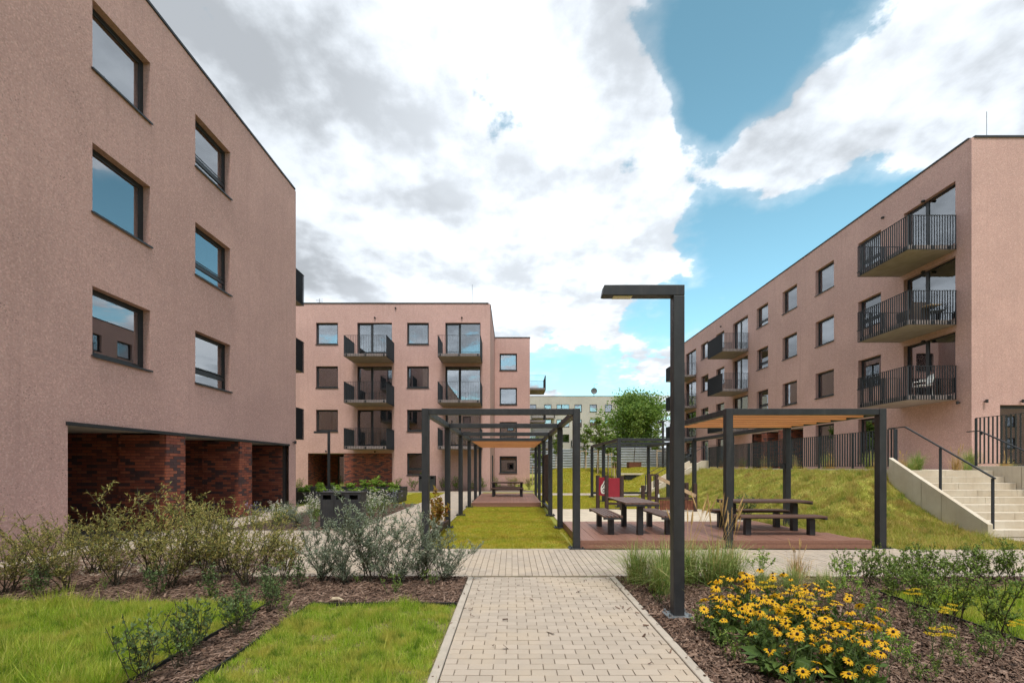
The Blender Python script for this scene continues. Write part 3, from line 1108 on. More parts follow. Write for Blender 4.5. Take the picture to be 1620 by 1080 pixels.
wmb.quad((XC0, YB + 16, 0), (XC0, YB + 16, 12.66), (1.54, YB + 16, 12.66), (1.54, YB + 16, 0))
wmb.build('wall', ['plaster', 'interior'], root)
for (a0, a1, za, zb, kd, k) in wins:
    if kd == 'B': window(fb, a0, a1, za, zb, 'single', 'blind' if k == 0 else None)
    else: window(fc, a0, a1, za, zb, kd, (None, 'left', None, 'right', 'left+right', None, 'blind')[int(a0 * 3 + k * 2) % 7], sill=(kd != 'door'))
for (x0, z) in bal: balcony(fc, C(x0) - 0.16, C(x0) + 2.47, z, brackets=x0 > -12)
for k in range(3):
    window(fg, 2.6, 5.0, 2.95 + STOREY * k, 5.3 + STOREY * k, 'door', sill=False)
    balcony(fg, 2.4, 5.1, 2.92 + STOREY * k, 1.5)
window(fe, 2.2, 2.75, 0.0, 2.3, 'single', sill=False)
wall_fixtures(fc, vents=[(C(-9.3), 11.7), (C(-3.4), 11.7), (C(-7.9), 12.35), (C(-9.3), 2.62)], lamps=[(C(-12.6), 2.65)])
coping(root, [(XC1 - .14, YC + .14), (XC0 + .14, YC + .14)], 12.69)
mb = MB(); mb.box(XC1 - .3, XC1 + .035, YC + .33, YB - .02, 12.655, 12.725); mb.box(XC1 + .04, 1.58, YB - .04, YB + .3, 12.715, 12.785)
mb.build('roof_coping', 'coping', root)
mb = MB()
mb.box(-14.05, -13.855, YC + .002, YC + 3.2, 0, 2.52)
mb.box(-13.85, -11.3, YC + 3.0, YC + 3.2, 0, 2.52)
mb.box(-11.395, -8.145, YC + 0.03, YC + 0.25, 0, 2.515)
mb.box(-11.395, -11.2, YC + 0.25, YC + 3.0, 0, 2.515)
mb.build('brick_panel', 'brick_wall', root)
mb = MB(); mb.box(-13.85, -11.4, YC + .01, YC + 3.0, 2.515, 2.6); mb.build('soffit', 'soffit', root)
mb = MB(); rect_frame(mb, -12.9, -11.45, 0.02, 2.4, 0.07, YC + 2.8, YC + 2.9); mb.box(-12.25, -12.17, YC + 2.8, YC + 2.9, 0.09, 2.33)
dr = mb.build('door', 'frame', root)
mb = MB(); mb.box(-12.85, -11.5, YC + 2.84, YC + 2.86, 0.05, 2.36); mb.build('pane', 'glass', dr)
mb = MB(); mb.tube([(-13.75, 32.5, 12.66), (-13.75, 32.5, 13.6)], 0.02, 5)
for i in range(4): mb.tube([(-14.0, 32.5, 13.2 + .1 * i), (-13.5, 32.5, 13.25 + .1 * i)], 0.012, 4)
mb.build('antenna', 'galvanised', root)
mb = MB(); mb.tube([(-2.75, 31.5, 12.66), (-2.75, 31.5, 14.2)], 0.014, 5); mb.build('lightning_rod', 'galvanised', root)
mb = MB(); mb.tube([(-1.35, 31.6, 0), (-1.35, 31.6, 2.4)], 0.04, 6); mb.build('downpipe', 'frame', root)

# ---- right building, standing on the terrace
root = thing('apartment_building', (24, 30, 1.5), 'long pink apartment block on the raised terrace at right', 'building')
wmb = MB()
XR, YR0, YR1, ZR2, T0 = 17.47, 17.3, 46.4, 14.1, 1.4
fr_ = Facade(root, XR, YR1, R(270), wmb, None)
A = lambda y: YR1 - y
ops = []; wins = []; bal = []
WN = [(21.55, 22.97), (24.70, 26.20), (27.90, 29.40), (31.05, 32.50), (37.45, 38.95), (40.50, 42.10)]
DN = [(17.93, 20.30), (33.70, 36.00), (43.20, 45.80)]
cur = ['full', None, 'full', 'left', 'full', 'right', None, 'full', 'right', 'left+right']
ci = 0
for k in range(4):
    sz = 1.06 + 1.5 + STOREY * k
    for i, (y0, y1) in enumerate(WN):
        if k == 0 and i in (2, 3): continue
        s0 = sz if k else sz - 0.75
        ops.append((A(y1), A(y0), s0, sz + 1.42)); ci += 1
        wins.append((A(y1), A(y0), s0, sz + 1.42, 'vent' if i in (3, 0) else 'single', cur[(ci * 7) % 10] if k else 'left+right'))
    for (y0, y1) in DN:
        if k == 0 and y0 < 40: continue
        ops.append((A(y1), A(y0), sz - 1.0, sz + 1.44))
        wins.append((A(y1), A(y0), sz - 1.0, sz + 1.44, 'door', ['full', 'left+right', 'full', None][k]))
        if k: bal.append((y0, y1, sz - 1.09))
ops.append((A(33.1), A(27.3), T0, 3.98, True))
fr_.wall(YR1 - YR0, T0 - 1.4, ZR2, ops)
fs = Facade(root, XR, YR0, 0, wmb, None)
fs.wall(16, T0 - 1.4, ZR2, [(1.08, 4.2, 1.55, 3.95)])
fx = Facade(root, XR + 16, YR0, R(90), wmb, None); fx.wall(YR1 - YR0, T0 - 1.4, ZR2, [])
fy = Facade(root, XR + 16, YR1, R(180), wmb, None); fy.wall(16, T0 - 1.4, ZR2, [])
wmb.quad((XR, YR0, ZR2), (XR + 16, YR0, ZR2), (XR + 16, YR1, ZR2), (XR, YR1, ZR2))
wmb.build('wall', ['plaster', 'interior'], root)
for (a0, a1, za, zb, kd, c) in wins: window(fr_, a0, a1, za, zb, kd, c, sill=(kd != 'door'))
window(fs, 1.08, 4.2, 1.55, 3.95, 'door', 'left+right', sill=False)
for (y0, y1, z) in bal: balcony(fr_, A(y1) - 0.12, A(y0) + 0.02, z, brackets=y0 < 25)
wall_fixtures(fr_, vents=[(A(19.3), 12.75 + .1), (A(21.4), 13.3), (A(19.3), 9.85), (A(19.3), 6.9), (A(38), 13.3)], lamps=[(A(17.75), 4.1)])
wall_fixtures(fs, lamps=[(0.48, 4.08), (1.85, 4.08), (3.4, 4.08)])
coping(root, [(XR + .14, YR1 - .14), (XR + .14, YR0 + .14), (XR + 15.86, YR0 + .14), (XR + 15.86, YR1 - .14)], ZR2 + 0.03)
mb = MB()
mb.box(XR + 2.4, XR + 2.6, 27.3, 33.1, T0, 3.98)
for (y0, y1) in ((29.0, 29.9), (31.2, 31.9)): mb.box(XR + .02, XR + 2.4, y0, y1, T0, 3.975)
mb.box(XR + .17, XR + 2.4, 27.1, 27.295, T0, 3.98); mb.box(XR + .17, XR + 2.4, 33.105, 33.3, T0, 3.98)
mb.build('brick_pier', 'brick_wall', root)
mb = MB(); mb.box(XR + .01, XR + 2.4, 27.3, 33.1, 3.982, 4.05); mb.build('soffit', 'soffit', root)
mb = MB(); mb.tube([(19.4, 18.6, ZR2), (19.4, 18.6, ZR2 + 2.0)], 0.012, 5); mb.build('lightning_rod', 'galvanised', root)

# ---- beige building far behind
root = thing('apartment_building', (8, 92, 0), 'beige apartment block far behind the corrugated hoarding', 'building')
wmb = MB()
ff = Facade(root, -14, 88, 0, wmb, None)
ops = []; wins = []
XS = [4.0 + 2.93 * i for i in range(7)]
for k in range(4):
    zt = 12.25 - 2.9 * k
    for i, x in enumerate(XS):
        x0, x1 = (x - .7, x + .7) if i != 2 else (x - 1.25, x + 1.2)
        ops.append((x0 + 14, x1 + 14, zt - 1.45 + 1.4, zt + 1.4)); wins.append((x0 + 14, x1 + 14, zt - .05, zt + 1.4, 'single' if i != 2 else 'door'))
ff.wall(37.2, 0, 15.2, ops, 0.15, 0.6)
fz = Facade(root, 23.2, 88, R(90), wmb, None); fz.wall(14, 0, 15.2, [])
fz2 = Facade(root, -14, 102, R(270), wmb, None); fz2.wall(14, 0, 15.2, [])
wmb.quad((-14, 88, 15.2), (23.2, 88, 15.2), (23.2, 102, 15.2), (-14, 102, 15.2))
wmb.build('wall', ['plaster_beige', 'interior'], root)
for q in wins: window(ff, *q[:5], depth=0.15)
for k in range(3):
    balcony(ff, XS[1] - 1.5 + 14 - 1.6, XS[1] + 14 + 1.2, 11.0 - 2.9 * k, 1.4)
    balcony(ff, XS[2] + 14 + 1.6, XS[2] + 14 + 4.0, 8.4 - 2.9 * k, 1.4) if k else None
coping(root, [(-13.86, 88.14), (23.06, 88.14)], 15.24)
mb = MB()
mb.tube([(15.9, 88.4, 15.2), (15.9, 88.4, 15.9)], 0.05, 6)
for i in range(6):
    r0, r1 = i / 6 * .62, (i + 1) / 6 * .62
    for j in range(16):
        t0, t1 = 2 * math.pi * j / 16, 2 * math.pi * (j + 1) / 16
        g = lambda r, th: (15.9 + r * math.cos(th), 88.3 - 0.35 * r * r, 16.25 + r * math.sin(th))
        mb.quad(g(r0, t0), g(r1, t0), g(r1, t1), g(r0, t1))
mb.tube([(15.9, 88.3, 16.3), (15.9, 88.0, 17.5), (16.6, 88.0, 17.6)], 0.04, 4)
mb.build('satellite_dish', 'satellite', root)

# ---- unseen block added behind the viewer so panes mirror walls, not bright sky
root = thing('apartment_building', (6, -32, 0), 'unseen pink apartment block added behind the viewer to darken the ground-floor panes', 'building')
wmb = MB()
fq = Facade(root, 78, -26, R(180), wmb, None)
ops = []
for k in range(4):
    for i in range(24): ops.append((2 + i * 4.2, 3.5 + i * 4.2, 1.06 + STOREY * k, 2.5 + STOREY * k))
fq.wall(106, 0, 12.6, ops)
wmb.quad((78, -26, 12.6), (78, -38, 12.6), (-28, -38, 12.6), (-28, -26, 12.6))
wmb.quad((78, -26, 0), (78, -26, 12.6), (78, -38, 12.6), (78, -38, 0)); wmb.quad((-28, -26, 0), (-28, -26, 12.6), (-28, -38, 12.6), (-28, -38, 0)); wmb.quad((78, -38, 0), (78, -38, 12.6), (-28, -38, 12.6), (-28, -38, 0))
wmb.build('wall', ['plaster', 'interior'], root)
for o in ops: window(fq, *o)
coping(root, [(-27.86, -26.14), (77.86, -26.14)], 12.63)

# ------------------------------------------------------------------ pergolas


def post(parent, x, y, h=2.70, foot=True, z0=0.0):
    mb = MB(); mb.box(x - .068, x + .068, y - .068, y + .068, z0, h)
    o = bevel(mb.build('post', 'metal', parent), 0.005)
    if foot:
        q = MB(); q.box(x - .15, x + .15, y - .13, y + .13, z0, z0 + .022)
        for sx in (-.11, .11):
            for sy in (-.1, .1): q.tube([(x + sx, y + sy, z0 + .02), (x + sx, y + sy, z0 + .05)], .013, 6)
        q.build('base_plate', 'metal', o)
    return o


def beam(parent, x0, x1, y0, y1, z0=2.585, z1=2.735, name='beam'):
    mb = MB(); mb.box(x0, x1, y0, y1, z0, z1)
    return bevel(mb.build(name, 'metal', parent), 0.005)


PY = [8.93 + 3.04 * i for i in range(6)]


def roof_slats(parent, x0, x1, y0, y1, step=0.42):
    q = MB(); q.box(x0, x1, 0, 0.095, 2.605, 2.69)
    me = q.mesh('slat', 'larch', wloc(parent))
    n = int((y1 - y0) / step)
    for i in range(n):
        o = link(bpy.data.objects.new('slat', me), parent)
        o.location.y = y0 + (i + .5) * (y1 - y0) / n


XP0, XP1 = -1.693, 1.262
root = thing('pergola', (-0.2, 16.5, 0), 'long dark steel pergola straight ahead over the mown lawn', 'pergola')
for i, y in enumerate(PY):
    for x in (XP0, XP1): post(root, x, y, 2.735 if i in (0, 5) else 2.58)
    beam(root, XP0 + .07, XP1 - .07, y - .062, y + .062, 2.615, 2.732)
for x in (XP0, XP1):
    for i in range(5): beam(root, x - .06, x + .06, PY[i] + .07, PY[i + 1] - .07, 2.61, 2.728, 'side_beam')
    for i in range(1, 5): beam(root, x - .062, x + .062, PY[i] - .07, PY[i] + .07, 2.58, 2.73, 'beam_joint')
roof_slats(root, XP0 + .08, XP1 - .08, PY[3] + .08, PY[4] - .08)
roof_slats(root, XP0 + .08, XP1 - .08, PY[4] + .08, PY[5] - .08)
# climbing frames between posts
mb = MB(); mb.box(XP0 - .05, XP0 + .05, PY[0] + .07, PY[1] - .07, 0.10, 0.22)
mb.build('low_rail', 'dark_timber', root)
mb = MB()
y0, y1 = PY[2] + .07, PY[3] - .07
for z in (0.35, 2.0): mb.box(XP1 - .02, XP1 + .02, y0, y1, z, z + .05)
for y in np.arange(y0, y1, .12): mb.box(XP1 - .012, XP1 + .012, y, y + .05, .4, 2.0)
mb.build('climbing_trellis', 'dark_timber', root)
mb = MB(); mb.box(XP1 - .05, XP1 + .05, y0, y1, .10, .2); mb.build('low_rail', 'metal', root)

X20, X21 = 4.24, 7.23
root = thing('pergola', (5.7, 16.5, 0), 'dark steel pergola at right with a timber slatted roof over the picnic deck', 'pergola')
for i, y in enumerate(PY):
    if i != 2: post(root, X20, y, 2.735 if i in (0, 1, 3, 5) else 2.58)
    post(root, X21, y, 2.735 if i in (0, 1, 3, 5) else 2.58, z0=float(hz(X21, y)))
    if i != 2: beam(root, X20 + .07, X21 - .07, y - .062, y + .062, 2.615, 2.732)
for i in range(5):
    beam(root, X21 - .06, X21 + .06, PY[i] + .07, PY[i + 1] - .07, 2.61, 2.728, 'side_beam')
    if i not in (1, 2): beam(root, X20 - .06, X20 + .06, PY[i] + .07, PY[i + 1] - .07, 2.61, 2.728, 'side_beam')
for i in (2, 4): beam(root, X21 - .062, X21 + .062, PY[i] - .07, PY[i] + .07, 2.58, 2.73, 'beam_joint')
beam(root, X20 - .062, X20 + .062, PY[4] - .07, PY[4] + .07, 2.58, 2.73, 'beam_joint')
roof_slats(root, X20 + .08, X21 - .08, PY[0] + .09, PY[1] - .09)
mb = MB(); mb.box(X20 + .07, X21 - .07, PY[5] - .05, PY[5] + .05, .16, .27); mb.build('low_rail', 'metal', root)
for (x, y, z) in ((X21, PY[1], 1.55), (X21, PY[3], 1.75)):
    mb = MB(); mb.box(x - .15, x - .07, y - .05, y + .05, z, z + .13); mb.build('spotlight', 'wall_black', root)
for x in (X20, X21):
    mb = MB(); mb.box(x - .2, x + .2, PY[0] - .16, PY[0] + .1, -.02, .012); mb.build('footing', 'concrete', root)

# ------------------------------------------------------------------ decks


def deck(loc, x0, x1, y0, y1, label, xback=None, top=0.165):
    root = thing('wooden_deck', loc, label, 'deck')
    n = round((x1 - x0) / 0.142)
    wd = (x1 - x0) / n
    cache = {}
    for i in range(n):
        xa = x0 + i * wd
        ye = y1
        if xback is not None and xa + wd > xback:
            ye = y0 + (y1 - y0) * max(.05, (x1 - xa - wd * .5) / (x1 - xback))
        k = round(ye, 3)
        if k not in cache:
            q = MB(); q.box(0.002, wd - .003, y0, ye, top - .028, top)
            cache[k] = q.mesh('plank', 'deck_wood', (0, loc[1], loc[2]))
        o = link(bpy.data.objects.new('plank', cache[k]), root)
        o.location = (xa - loc[0], 0, random.gauss(0, .0008))
    mb = MB(); mb.box(x0, x1, y0 - .026, y0 - .002, top - .06, top - .001)
    mb.build('edge_board', 'deck_wood', root)
    mb = MB(); mb.box(x0 + .002, x1, y0 - .020, y0 - .002, 0.005, top - .064)
    mb.build('fascia', 'deck_wood', root)
    for xs in (x0 - .024, ):
        mb = MB(); mb.box(xs, xs + .022, y0 - .02, y1, .004, top - .002); mb.build('fascia', 'deck_wood', root)
    mb = MB()
    for y in np.linspace(y0 + .2, y1 - .2, 4): mb.box(x0 + .03, (x1 if xback is None else xback) - .1, y - .04, y + .04, -.02, top - .03)
    mb.build('joist', 'dark_timber', root)
    return root


deck((4.2, 10.4, 0), 1.36, 7.02, 8.90, 11.96, 'reddish-brown timber deck carrying the nearer picnic tables', 6.4)
deck((-.2, 21.5, 0), -1.60, 1.17, 18.25, 24.9, 'reddish-brown timber deck at the far end of the middle pergola')

# ------------------------------------------------------------------ picnic furniture


def slatted(name, loc, length, width, height, nsl, along, label, cat, legins=0.2, gap=0.012, group=None):
    root = thing(name, loc, label, cat, group)
    sw = (width - gap * (nsl - 1)) / nsl
    q = MB()
    if along == 'x': q.box(-length / 2, length / 2, 0, sw, height - .035, height)
    else: q.box(0, sw, -length / 2, length / 2, height - .035, height)
    me = q.mesh('slat', 'slat_wood_' + along)
    for i in range(nsl):
        o = link(bpy.data.objects.new('slat', me), root)
        v = -width / 2 + i * (sw + gap)
        o.location = (0, v, 0) if along == 'x' else (v, 0, 0)
    f = MB()
    h0, h1 = height - .075, height - .037
    for s in (-1, 1):
        c = s * (length / 2 - .025)
        if along == 'x': f.box(c - .022, c + .022, -width / 2, width / 2, h0, h1)
        else: f.box(-width / 2, width / 2, c - .022, c + .022, h0, h1)
    if along == 'x': f.box(-length / 2 + .05, length / 2 - .05, -.03, .03, h0 + .004, h1)
    else: f.box(-.03, .03, -length / 2 + .05, length / 2 - .05, h0 + .004, h1)
    f.build('frame', 'metal', root, True)
    for s in (-1, 1):
        c = s * (length / 2 - legins)
        q = MB()
        if along == 'x': q.box(c - .058, c + .058, -.058, .058, 0, h0)
        else: q.box(-.058, .058, c - .058, c + .058, 0, h0)
        bevel(q.build('leg', 'metal', root, True), .004)
    return root


DZ = 0.166
slatted('picnic_table', (2.70, 10.30, DZ), 1.78, .70, .69, 5, 'y', 'dark slatted picnic table seen end-on near the lamp post', 'table')
slatted('bench', (2.10, 10.32, DZ), 1.78, .40, .415, 5, 'y', 'dark slatted bench left of the end-on picnic table', 'bench', .24, .02)
slatted('bench', (3.31, 10.32, DZ), 1.78, .40, .415, 5, 'y', 'dark slatted bench right of the end-on picnic table, behind the lamp post', 'bench', .24, .02)
slatted('picnic_table', (5.64, 10.22, DZ), 1.78, .70, .69, 5, 'x', 'dark slatted picnic table placed broadside under the timber slatted roof', 'table')
slatted('bench', (5.62, 9.58, DZ), 1.78, .40, .415, 5, 'x', 'brown slatted bench in front of the broadside picnic table', 'bench', .22, .02)
slatted('bench', (5.64, 10.86, DZ), 1.78, .40, .415, 5, 'x', 'brown slatted bench behind the broadside picnic table', 'bench', .22, .02)
slatted('picnic_table', (-.22, 22.5, DZ), 1.55, .70, .69, 5, 'x', 'far picnic table on the deck under the middle pergola', 'table', .1)
slatted('bench', (-.22, 21.85, DZ), 1.55, .40, .415, 5, 'x', 'bench in front of the far picnic table', 'bench', .1, .02)
slatted('bench', (-.22, 23.15, DZ), 1.55, .40, .415, 5, 'x', 'bench behind the far picnic table', 'bench', .1, .02)

# ------------------------------------------------------------------ lamps


def lamp(loc, ax, label, h=3.52):
    """square post with a flat arm pointing along -x (ax=-1) or +x"""
    root = thing('lamp_post', loc, label, 'lamp')
    mb = MB(); mb.box(-.058, .058, -.058, .058, .02, h - .112)
    bevel(mb.build('post', 'metal', root, True), .006)
    mb = MB()
    L = .81
    pts = [(ax * L, h - .105), (ax * (L - .02), h), (-ax * .058, h), (-ax * .058, h - .11), (ax * (L - .03), h - .11)]
    if ax > 0: pts = pts[::-1]
    mb.prism(pts, 'y', -.0585, .0585)
    bevel(mb.build('arm', 'metal', root, True), .005)
    mb = MB(); a, b_ = sorted((ax * (L - .12), ax * (L - .32)))
    mb.box(a, b_, -.042, .042, h - .118, h - .112)
    mb.build('luminaire', 'lamp_glass', root, True)
    mb = MB(); mb.box(-.135, .135, -.115, .115, 0.005, .03)
    bp = bevel(mb.build('base_plate', 'galvanised', root, True), .004)
    q = MB()
    for sx in (-.105, .105):
        for sy in (-.085, .085): q.tube([(sx, sy, .03), (sx, sy, .058)], .014, 6)
    q.build('bolt', 'galvanised', bp, True)
    return root


lamp((1.765, 4.86, 0), -1, 'tall dark lamp post with a flat arm rising from the flower bed in front')
lamp((-9.9, 24.6, 0), -1, 'small lamp post before the entrance of the facing block')
lamp((10.95, 33.0, float(hz(10.95, 33)) - .1), -1, 'distant lamp post on the bank beside the far stairs').rotation_euler = (0, 0, R(-80))

# ------------------------------------------------------------------ bins and planters


def litter(loc, w_, h, d, label):
    root = thing('recycling_bin', loc, label, 'bin')
    n = 3
    mb = MB()
    z0, z1 = h - .19, h - .075
    xs = [-w_ / 2]
    sl = []
    for i in range(n):
        c = -w_ / 2 + w_ * (i + .5) / n
        sl.append((c - w_ * .105, c + w_ * .105))
    # body with real slots in the front sheet
    A_ = sorted({-w_ / 2, w_ / 2, *[a for s in sl for a in s]}); Z_ = [.04, z0, z1, h - .02]
    for i in range(len(A_) - 1):
        for j in range(3):
            if j == 1 and any(s[0] - 1e-6 < (A_[i] + A_[i + 1]) / 2 < s[1] for s in sl): continue
            mb.quad((A_[i], -d / 2, Z_[j]), (A_[i + 1], -d / 2, Z_[j]), (A_[i + 1], -d / 2, Z_[j + 1]), (A_[i], -d / 2, Z_[j + 1]))
    for s in sl:
        for (a, b_, c, e) in ((s[0], s[0], z0, z1), (s[1], s[1], z0, z1)):
            mb.quad((a, -d / 2, c), (a, -d / 2 + .25, c), (a, -d / 2 + .25, e), (a, -d / 2, e))
        mb.quad((s[0], -d / 2, z0), (s[1], -d / 2, z0), (s[1], -d / 2 + .25, z0 - .08), (s[0], -d / 2 + .25, z0 - .08))
        mb.quad((s[0], -d / 2 + .25, z0 - .08), (s[1], -d / 2 + .25, z0 - .08), (s[1], -d / 2 + .25, z1), (s[0], -d / 2 + .25, z1), 1)
    mb.quad((-w_ / 2, d / 2, .04), (-w_ / 2, d / 2, h - .02), (w_ / 2, d / 2, h - .02), (w_ / 2, d / 2, .04))
    for s in (-1, 1): mb.quad((s * w_ / 2, -d / 2, .04), (s * w_ / 2, d / 2, .04), (s * w_ / 2, d / 2, h - .02), (s * w_ / 2, -d / 2, h - .02))
    mb.build('body', ['metal', 'panel_black'], root, True)
    q = MB(); q.box(-w_ / 2 - .012, w_ / 2 + .012, -d / 2 - .015, d / 2 + .012, h - .022, h)
    bevel(q.build('lid', 'metal', root, True), .005)
    q = MB(); q.box(-w_ / 2 + .04, w_ / 2 - .04, -d / 2 + .04, d / 2 - .03, 0, .05); q.build('plinth', 'panel_black', root, True)
    q = MB()
    for i in (1, 2): q.box(-w_ / 2 + w_ * i / n - .003, -w_ / 2 + w_ * i / n + .003, -d / 2 - .004, -d / 2 - .001, .06, z0 - .03)
    q.build('panel_seam', 'panel_black', root, True)
    return root


litter((-4.42, 11.95, 0), 1.03, .95, .48, 'dark three-slot recycling bin behind the shrubs at left')
litter((-5.53, 29.75, 0), 1.05, 1.02, .48, 'dark bin against the facing block beside the pergola post')
litter((11.05, 28.4, 1.48), .5, .95, .48, 'small dark bin at the top of the far stairs')


def planter(loc, x0, x1, y0, y1, h, label, sk=0.0):
    root = thing('raised_planter', loc, label, 'planter')
    q = MB(); t_ = .05
    q.prism([(x0, y0), (x1, y0), (x1 + sk, y0 + t_), (x0, y0 + t_)], 'z', 0, h)
    q.box(x0, x1 + sk, y1 - t_, y1, 0, h); q.box(x0, x0 + t_, y0 + t_, y1 - t_, 0, h); q.box(x1 + sk - t_, x1 + sk, y0 + t_, y1 - t_, 0, h)
    q.build('box', 'metal', root)
    q = MB(); q.box(x0 + t_, x1 + sk - t_, y0 + t_, y1 - t_, .1, h - .07); q.build('soil', 'soil', root)
    q = MB()
    for (a, b_, c, d_) in ((x0 - .015, x1 + .015, y0 - .015, y0 + .05), (x0 - .015, x1 + .015, y1 - .05, y1 + .015)): q.box(a, b_, c, d_, h + .001, h + .02)
    q.build('rim', 'metal', root)
    return root


planter((-8, 20.9, 0), -10.4, -5.0, 20.0, 21.6, .47, 'dark raised planter full of low greens, the nearer of two')
planter((-8, 25, 0), -11.5, -5.95, 24.2, 25.9, .47, 'dark raised planter of bushy greens behind the nearer one')

for (x, y, w_, lab) in ((11.25, 42.0, 1.1, 'rust-brown steel tree box by the hoarding, the larger one'), (9.8, 42.6, .6, 'small rust-brown steel box by the hoarding')):
    z = float(hz(x, y)) - .1
    root = thing('steel_tree_box', (x, y, z), lab, 'planter')
    q = MB(); q.box(-w_ / 2, w_ / 2, -.5, -.46, 0, .62); q.box(-w_ / 2, w_ / 2, .46, .5, 0, .62)
    q.box(-w_ / 2, -w_ / 2 + .04, -.46, .46, 0, .62); q.box(w_ / 2 - .04, w_ / 2, -.46, .46, 0, .62)
    q.build('box', 'rust', root, True)
    q = MB(); q.box(-w_ / 2 + .04, w_ / 2 - .04, -.46, .46, .3, .55); q.build('soil', 'soil', root, True)
x, y = 9.0, 34.0
z = float(hz(x, y))
root = thing('slab_bench', (x, y, z), 'low pale concrete slab bench on the grassy hill', 'bench')
q = MB(); q.box(-.95, .95, -.28, .28, .30, .42); bevel(q.build('slab', 'concrete', root, True), .01)
q = MB(); q.box(-.6, .5, -.2, .2, -.1, .30); q.build('support', 'panel_black', root, True)

# ------------------------------------------------------------------ near stairs, walls and rails
root = thing('concrete_stairs', (12.1, 11.6, 0), 'pale concrete steps climbing to the terrace at right', 'stairs')
XS0, XS1 = 10.90, 13.38
rise, tread = 1.5 / 9, .292
for i in range(9):
    y0 = 10.32 + i * tread
    z0, z1 = i * rise, (i + 1) * rise
    js = [XS0, XS0 + .95 + (.1 * (i % 3)), XS1 - .3 * (i % 2), XS1]
    js = sorted(set(round(v, 3) for v in js))
    for a, b_ in zip(js[:-1], js[1:]):
        q = MB(); q.box(a + .003, b_ - .003, y0, y0 + tread + .06, z0 - (.0 if i else 0), z1)
        bevel(q.build('step', 'concrete', root), .008)
    if i: 
        q = MB(); q.box(XS0, XS1, y0 + tread * .15, 13.05, z0 - rise + .01, z0 - .002); q.build('step_core', 'concrete', root)

root = thing('cheek_wall', (10.83, 11.6, 0), 'sloping pale concrete side wall left of the near steps', 'wall')
yj = [10.30, 11.42, 11.98, 13.02]
ztop = lambda y: .30 + (y - 10.30) * (1.86 - .30) / (13.02 - 10.30)
for a, b_ in zip(yj[:-1], yj[1:]):
    q = MB(); q.prism([(a + .004, -.1), (b_ - .004, -.1), (b_ - .004, ztop(b_)), (a + .004, ztop(a))], 'x', 10.775, 10.893)
    bevel(q.build('panel', 'concrete', root), .008)

root = thing('retaining_wall', (13.45, 10.5, 0), 'pale concrete retaining wall right of the near steps', 'wall')
for a, b_ in ((4.0, 6.4), (6.4, 8.9), (8.9, 11.96), (11.96, 13.25)):
    q = MB(); q.box(13.385, 13.53, a + .006, b_ - .006, -.1, 1.62)
    bevel(q.build('panel', 'concrete', root), .008)
for a, b_ in ((13.53, 15.4), (15.4, 17.4)):
    q = MB(); q.box(a + .006, b_, 13.1, 13.25, 1.3, 1.615); q.build('panel', 'concrete', root)


def handrail(label, pts, posts, loc, mat='rail_metal'):
    root = thing('handrail', loc, label, 'handrail')
    q = MB()
    for a, b_ in zip(pts[:-1], pts[1:]): q.bar(a, b_, .045, .028)
    q.build('rail', mat, root)
    for (x, y, z0, z1) in posts:
        q = MB(); q.box(x - .03, x + .03, y - .012, y + .012, z0, z1 - .015); q.build('post', mat, root)
    return root


hx = 11.06
zz_ = lambda y: (y - 10.32) / tread * rise
handrail('dark handrail sloping down the near steps', [(hx, 13.35, 2.72), (hx, 12.80, 2.72), (hx, 10.42, 1.33)],
         [(hx, 10.47, .16, 1.35), (hx, 11.75, .8, 2.10), (hx, 13.1, 1.45, 2.7)], (hx, 10.47, .16))


def bar_fence(label, p0, p1, z0, h, loc, step=.115, post_at=()):
    root = thing('railing', loc, label, 'railing')
    p0 = Vector(p0); p1 = Vector(p1)
    L = (p1 - p0).length; d = (p1 - p0).normalized()
    q = MB(); q.bar(p0 + Vector((0, 0, z0 + h)), p1 + Vector((0, 0, z0 + h)), .04, .012); q.build('top_rail', 'rail_metal', root)
    q = MB(); q.bar(p0 + Vector((0, 0, z0 + .06)), p1 + Vector((0, 0, z0 + .06)), .04, .012); q.build('bottom_rail', 'rail_metal', root)
    n = round(L / step)
    alongy = abs(d.y) > .5
    q = MB()
    if alongy: q.box(-.021, .021, -.005, .005, z0 + .068, z0 + h - .008)
    else: q.box(-.005, .005, -.021, .021, z0 + .068, z0 + h - .008)
    me = q.mesh('baluster', 'rail_metal')
    pm = MB(); pm.box(-.03, .03, -.014, .014, z0 - .12, z0 + h - .008); pm = pm.mesh('post', 'rail_metal')
    base = wloc(root)
    for i in range(n + 1):
        c = p0 + d * (L * i / n)
        isp = i % 14 == 0 or i == n
        o = link(bpy.data.objects.new('post' if isp else 'baluster', pm if isp else me), root)
        o.location = Vector((c.x, c.y, 0)) - Vector((base.x, base.y, base.z))
    return root


bar_fence('long dark bar railing along the top of the grass bank', (11.0, 13.08, 0), (11.0, 25.4, 0), 1.55, 1.14, (11.0, 19, 1.5))
bar_fence('dark bar railing on the retaining wall above the near steps', (13.46, 13.2, 0), (13.46, 5.0, 0), 1.63, 1.38, (13.46, 10, 1.6))
root = thing('kerb_wall', (10.98, 19, 1.4), 'low concrete edge under the bank railing', 'wall')
for i in range(6):
    a = 13.06 + i * 2.06
    q = MB(); q.box(10.92, 11.10, a + .004, a + 2.056, 1.2, 1.53); bevel(q.build('edge_block', 'concrete', root), .006)
handrail('dark handrail on the wall right of the near steps', [(13.30, 13.3, 2.62), (13.30, 12.95, 2.62), (13.30, 10.4, 1.25)],
         [(13.30, 12.9, 2.5, 2.62), (13.30, 10.5, .1, 1.28)], (13.30, 11, 1.0))

